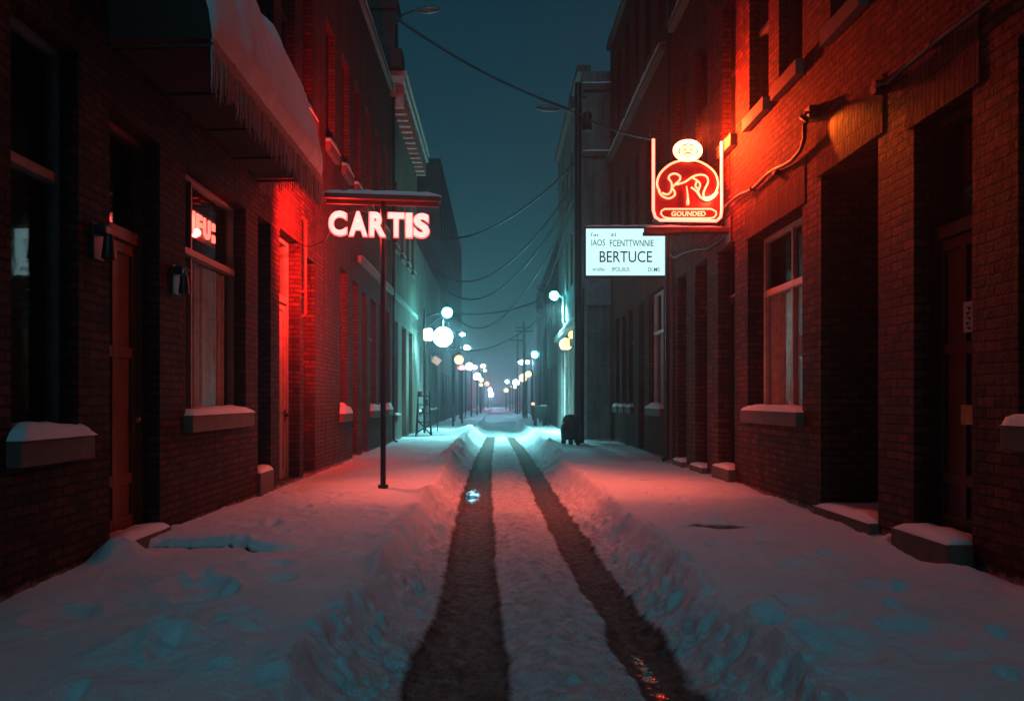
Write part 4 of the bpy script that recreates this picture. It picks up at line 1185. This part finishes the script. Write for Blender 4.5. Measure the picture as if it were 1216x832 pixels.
def far_lamp(px, py, Y, r, mat, label, dx=0.0, flat=1.0, pole=True, shade=None):
    p = at_px(px, py, Y)
    bx = p.x + dx
    r *= .82
    t = thing('street_lamp', label, 'street lamp', (bx, Y + .05, 0), 'lamps along the street')
    m = MB().sphere(tuple(p), r, 14, flat); obj('globe', m, mat, t, True)
    m = MB().tube([(bx, Y + .05, -.4), (bx, Y + .05, p.z + (.25 if dx else -r * flat * .9))], .06, 8); obj('pole', m, 'metal_dark', t, True)
    m = MB()
    if dx: m.tube([(bx, Y + .05, p.z + .2), (p.x - .1 * dx, Y, p.z + r * flat + .12), (p.x, Y, p.z + r * flat + .1), (p.x, Y, p.z + r * flat * .9)], .025, 6)
    else: m.lathe([(r * .3, 0), (r * .7, .05), (r * .5, .1)], (p.x, Y, p.z - r * flat * .98 - .03), 10)
    obj('arm' if dx else 'collar', m, 'metal_dark', t, True)
    if shade:
        m = MB().lathe([(r * 1.25, -r * flat * .3), (r * 1.2, r * flat * .6), (r * .4, r * flat * 1.35)], tuple(p + Vector((0, r * 1.8, 0))), 14); obj('shade', m, shade, t, True)
    return t
far_lamp(549, 397, 53.7, .20, 'lamp_far', 'small flat white lamp high on the left, next to the big globe', -.5, .6)
far_lamp(554.5, 413, 61, .26, 'lamp_far', 'white lamp on the left just above the peach globe', -.5, .8)
far_lamp(545, 427, 45, .31, 'lamp_peach', 'peach coloured globe lamp on a dark pole on the left', -.32)
far_lamp(548.5, 437, 50, .27, 'lamp_pink', 'flat pinkish lamp under a red shade below the peach globe', -.0, .65, shade='lamp_red')
far_lamp(557.5, 435, 62, .30, 'lamp_far', 'round white lamp right of the red shaded lamp', -.3)
far_lamp(564, 436, 70, .27, 'lamp_pink', 'small pink lamp beside the round white lamp on left row', -.3)
far_lamp(566.5, 447, 75, .36, 'lamp_far', 'lower white lamp of the left row below the small pink lamp', 0)
far_lamp(573.5, 434.5, 95, .28, 'lamp_far', 'upper white lamp of a close stacked pair far down on the left', -.35, .8)
far_lamp(576, 440, 100, .32, 'lamp_cream', 'lower cream lamp of a close stacked pair far down on the left', -.35, .8)
far_lamp(571.5, 451, 85, .30, 'lamp_cream', 'cream lamp of the left row directly over a short warm one', -.4)
far_lamp(571, 457, 88, .26, 'lamp_peach', 'short warm lamp of the left row directly under a cream one', 0)
far_lamp(578, 455.5, 105, .38, 'lamp_peach', 'warm lamp of the left row close to the street centre', -.35)
far_lamp(582, 463, 125, .30, 'lamp_rose', 'tiny rosy lamp just above the teal beacon in the street centre', -.3)
far_lamp(583, 468.5, 150, .48, 'lamp_beacon', 'lowest bright teal beacon lamp near the street centre', 0)
far_lamp(635, 421, 53, .25, 'lamp_teal', 'teal lamp on the right beside the hooked pole', .35)
far_lamp(619.5, 430, 75, .32, 'lamp_far', 'wider flat lamp of the upper white pair on the right', .35, .7)
far_lamp(626.5, 430, 76, .19, 'lamp_far', 'smaller lamp of the upper white pair on the right', .35)
far_lamp(621, 448.5, 65, .40, 'lamp_cream', 'big cream globe lamp lower on the right', .3)
far_lamp(627.5, 444, 62, .30, 'lamp_cream', 'cream globe lamp just right of and above the big cream globe', .3)
far_lamp(612.5, 454, 85, .36, 'lamp_far', 'white lamp of the right row above a warm twin', .4)
far_lamp(612, 459, 88, .30, 'lamp_cream', 'warm lamp of the right row under a white twin', 0)
far_lamp(602, 453, 110, .26, 'lamp_far', 'small white lamp high near the street centre on the right', .4)
far_lamp(601, 463.5, 112, .40, 'lamp_yellow', 'yellow lamp nearest to the street centre on the right', 0)
far_lamp(606.5, 459, 120, .20, 'lamp_cream', 'tiny warm lamp between the yellow lamp and the warm twin', .3)
far_lamp(633, 479.5, 58, .15, 'lamp_peach', 'little orange lamp near the ground on the right by the cabinet', 0)

# hooked pole on the right, plain far poles
def plain_pole(x, y, h, r, label, hooks=False):
    t = thing('utility_pole', label, 'pole', (x, y, 0))
    m = MB().tube([(x, y, -.4), (x, y, h)], [r, r * .75], 10); obj('pole', m, 'wood_dark', t, True)
    m = MB()
    if hooks:
        for z in (h - .15, h - .9, h - 1.5): m.tube(smooth_pts([(x, y, z - .35), (x - .45, y, z - .1), (x - .35, y, z + .08), (x, y, z)]), .035, 8)
    else: m.bbox(x - .7, x + .7, y - .05, y + .05, h - .6, h - .48, .01)
    obj('hook' if hooks else 'crossarm', m, 'metal_dark', t, True)
plain_pole(2.82, 49.5, 8.2, .16, 'dark pole with curved hooks standing past the lit shop front', True)
plain_pole(2.1, 64.5, 7.2, .09, 'thin far pole on the right with a crossarm behind the cream lamps')
plain_pole(2.3, 73, 8.2, .10, 'taller faint pole on the right with a crossarm behind the upper lamp pair')
plain_pole(1.95, 80, 7.6, .09, 'faintest thin pole with a crossarm in the right lamp row')

# small orange sign on thin post, left
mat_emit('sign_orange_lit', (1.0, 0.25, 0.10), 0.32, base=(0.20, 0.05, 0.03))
t = thing('post_sign', 'small tilted orange sign on a thin post at the left wall', 'sign', (-2.75, 39, 0))
p = at_px(518, 428, 39)
m = MB().tube([(-2.75, 39, -.3), (-2.75, 39, p.z + .1)], .025, 8); obj('post', m, 'metal_dark', t, True)
m = MB(); m.bbox(-.18, .2, -.015, .015, -.16, .16, .005); m.xform(Matrix.Translation((p.x, 38.97, p.z)) @ Matrix.Rotation(R(35), 4, 'Y')); obj('panel', m, 'sign_orange_lit', t)

# added warm spotlight, put in to make the orange patch over the deep doorway
t = thing('added_spotlight', 'added warm spotlight on the right wall making an orange patch on the deep doorway lintel', 'spotlight', (XR, 10.8, 5.15))
sp_, aim_ = Vector((XR - .20, 10.62, 4.98)), Vector((XR, 9.80, 4.50))
dv = (aim_ - sp_).normalized()
m = MB().tube([(XR - .06, 10.8, 5.12), (XR - .16, 10.72, 5.10), tuple(sp_ - dv * .06)], .016, 8); obj('arm', m, 'metal_dark', t, True)
m = MB().tube([tuple(sp_ - dv * .13), tuple(sp_ - dv * .1), tuple(sp_ + dv * .05)], [.018, .036, .040], 12, cap=False); obj('can', m, 'metal_dark', t, True)
spot('lamp_light', sp_, (1, .16, .014), 130, 46, .02, t, dv, .7)

# ------------------------------------------------------------------ overhead cables
def cable(a, b_, sag, r, label):
    a, b_ = Vector(a), Vector(b_)
    pts = [a.lerp(b_, k / 28) + Vector((0, 0, -4 * sag * (k / 28) * (1 - k / 28))) for k in range(29)]
    tag(obj('cable', MB().tube(pts, r, 6), 'rubber', None, True, org=a), label, 'cable')
cable((XL + .25, 27.9, 14.05), (UX - .2, UY, 11.2), .28, .045, 'thick cable from upper left lamp down to the utility pole')
cable((UX, UY, 11.1), (2.75, NY, 6.02), .12, .024, 'thin cable from the utility pole down to the neon sign frame')
cable((UX, UY, 9.5), (XL + .1, 40, 9.2), 1.0 , .045, 'highest of the cables crossing from the utility pole to the left')
cable((UX, UY, 8.9), (XL + .1, 44, 8.4), 1.9, .045, 'second highest cable sagging from the utility pole to the left')
cable((UX, UY, 8.6), (XL + .1, 47, 8.2), 2.3, .045, 'third cable sagging from the utility pole to the left')
cable((UX, UY, 8.3), (XL + .1, 56, 8.0), 3.0, .04, 'lowest deep sagging cable from the utility pole to the left')
cable((2.82, 49.5, 7.4), (XL + .1, 55, 7.2), .5, .05, 'upper far cable crossing the street from the hooked pole')
cable((2.82, 49.5, 6.5), (XL + .1, 60, 5.2), 1.0, .05, 'lower far cable crossing the street from the hooked pole')
cable((UX, UY, 9.0), (2.82, 49.5, 7.9), .5, .03, 'cable running along the right side between the two dark poles')

# ------------------------------------------------------------------ litter bin, cabinet, rack
t = thing('litter_bin', 'squat black hooded bin on stubby feet beside the utility pole', 'bin', (2.38, 27.2, 0))
bx, by = 2.38, 27.2
gz = ground_z(bx, by)
m = MB().lathe([(.25, .16), (.30, .2), (.33, .45), (.31, .62), (.26, .70)], (bx, by, gz), 18); obj('body', m, 'metal_dark', t, True)
m = MB().lathe([(.24, .70), (.25, .74), (.225, .86), (.15, .95), (.04, .98)], (bx - .02, by, gz), 18); obj('hood', m, 'rubber', t, True)
for a in (-1, 0, 1):
    m = MB().tube([(bx + a * .21, by - .1 + .05 * abs(a), gz + .24), (bx + a * .24, by - .12 + .05 * abs(a), gz - .04)], [.085, .07], 8); obj('foot', m, 'metal_dark', t, True)
t = thing('street_cabinet', 'dark boxy cabinet on legs further down the right sidewalk', 'cabinet', (2.5, 47.0, 0))
bx, by = 2.5, 47.0
gz = ground_z(bx, by)
m = MB(); m.bbox(bx - .45, bx + .42, by - .28, by + .28, gz + .40, gz + 1.08, .13); obj('body', m, 'rubber', t, True)
for dx, dy in ((-.36, -.2), (.34, -.2), (-.36, .2), (.34, .2), (.12, -.22)):
    m = MB().tube([(bx + dx, by + dy, gz + .5), (bx + dx, by + dy, gz - .06)], .085, 8); obj('leg', m, 'rubber', t, True)
m = MB(); m.snow(bx - .1, bx + .3, by - .2, by + .2, gz + 1.075, .07, nx=8, ny=8, seed=2); obj('snow', m, 'snow', t, True)
# folding rack leaning by the left wall
t = thing('metal_rack', 'dark folding metal rack standing against the pale house on the left', 'rack', (-2.95, 34.2, 0))
bx, by = -2.95, 34.0
gz = ground_z(bx, by)
m = MB()
for s in (-1, 1):
    m.tube([(bx + s * .3, by - .25, gz - .05), (bx + s * .22, by, gz + 1.75)], .028, 6); m.tube([(bx + s * .3, by + .35, gz - .05), (bx + s * .22, by, gz + 1.3)], .024, 6)
m.tube([(bx - .28, by - .2, gz + .1), (bx + .33, by - .3, gz + .45)], .03, 6); m.tube([(bx + .28, by - .2, gz + .05), (bx - .26, by - .12, gz + .62)], .03, 6)
obj('frame', m, 'metal_dark', t, True)
for z in (.5, .85, 1.2, 1.55):
    m = MB(); m.bbox(bx - .27, bx + .27, by - .2 + z * .1, by + .12, gz + z, gz + z + .04, .008); obj('shelf', m, 'metal_dark', t)
for (x, z) in ((-.15, 1.59), (.1, 1.24), (.0, .89)):
    m = MB(); m.lathe([(.07, 0), (.09, .1), (.1, .18)], (bx + x, by - .02, gz + z), 10); obj('pot', m, 'rubber', t, True)

# ------------------------------------------------------------------ the air of the street
hz = NT('haze')
pv = hz.n("ShaderNodeVolumePrincipled")
pv.inputs['Color'].default_value = (0.80, 0.90, 0.95, 1)
pv.inputs['Density'].default_value = 0.0036
pv.inputs['Anisotropy'].default_value = 0.8
hz.l(pv.outputs[0], hz.out.inputs['Volume'])
m = MB(); m.box(-95, 95, -45, 335, -1.7, 17.5)
ho = obj('haze', m, 'haze')
tag(ho, kind='stuff')
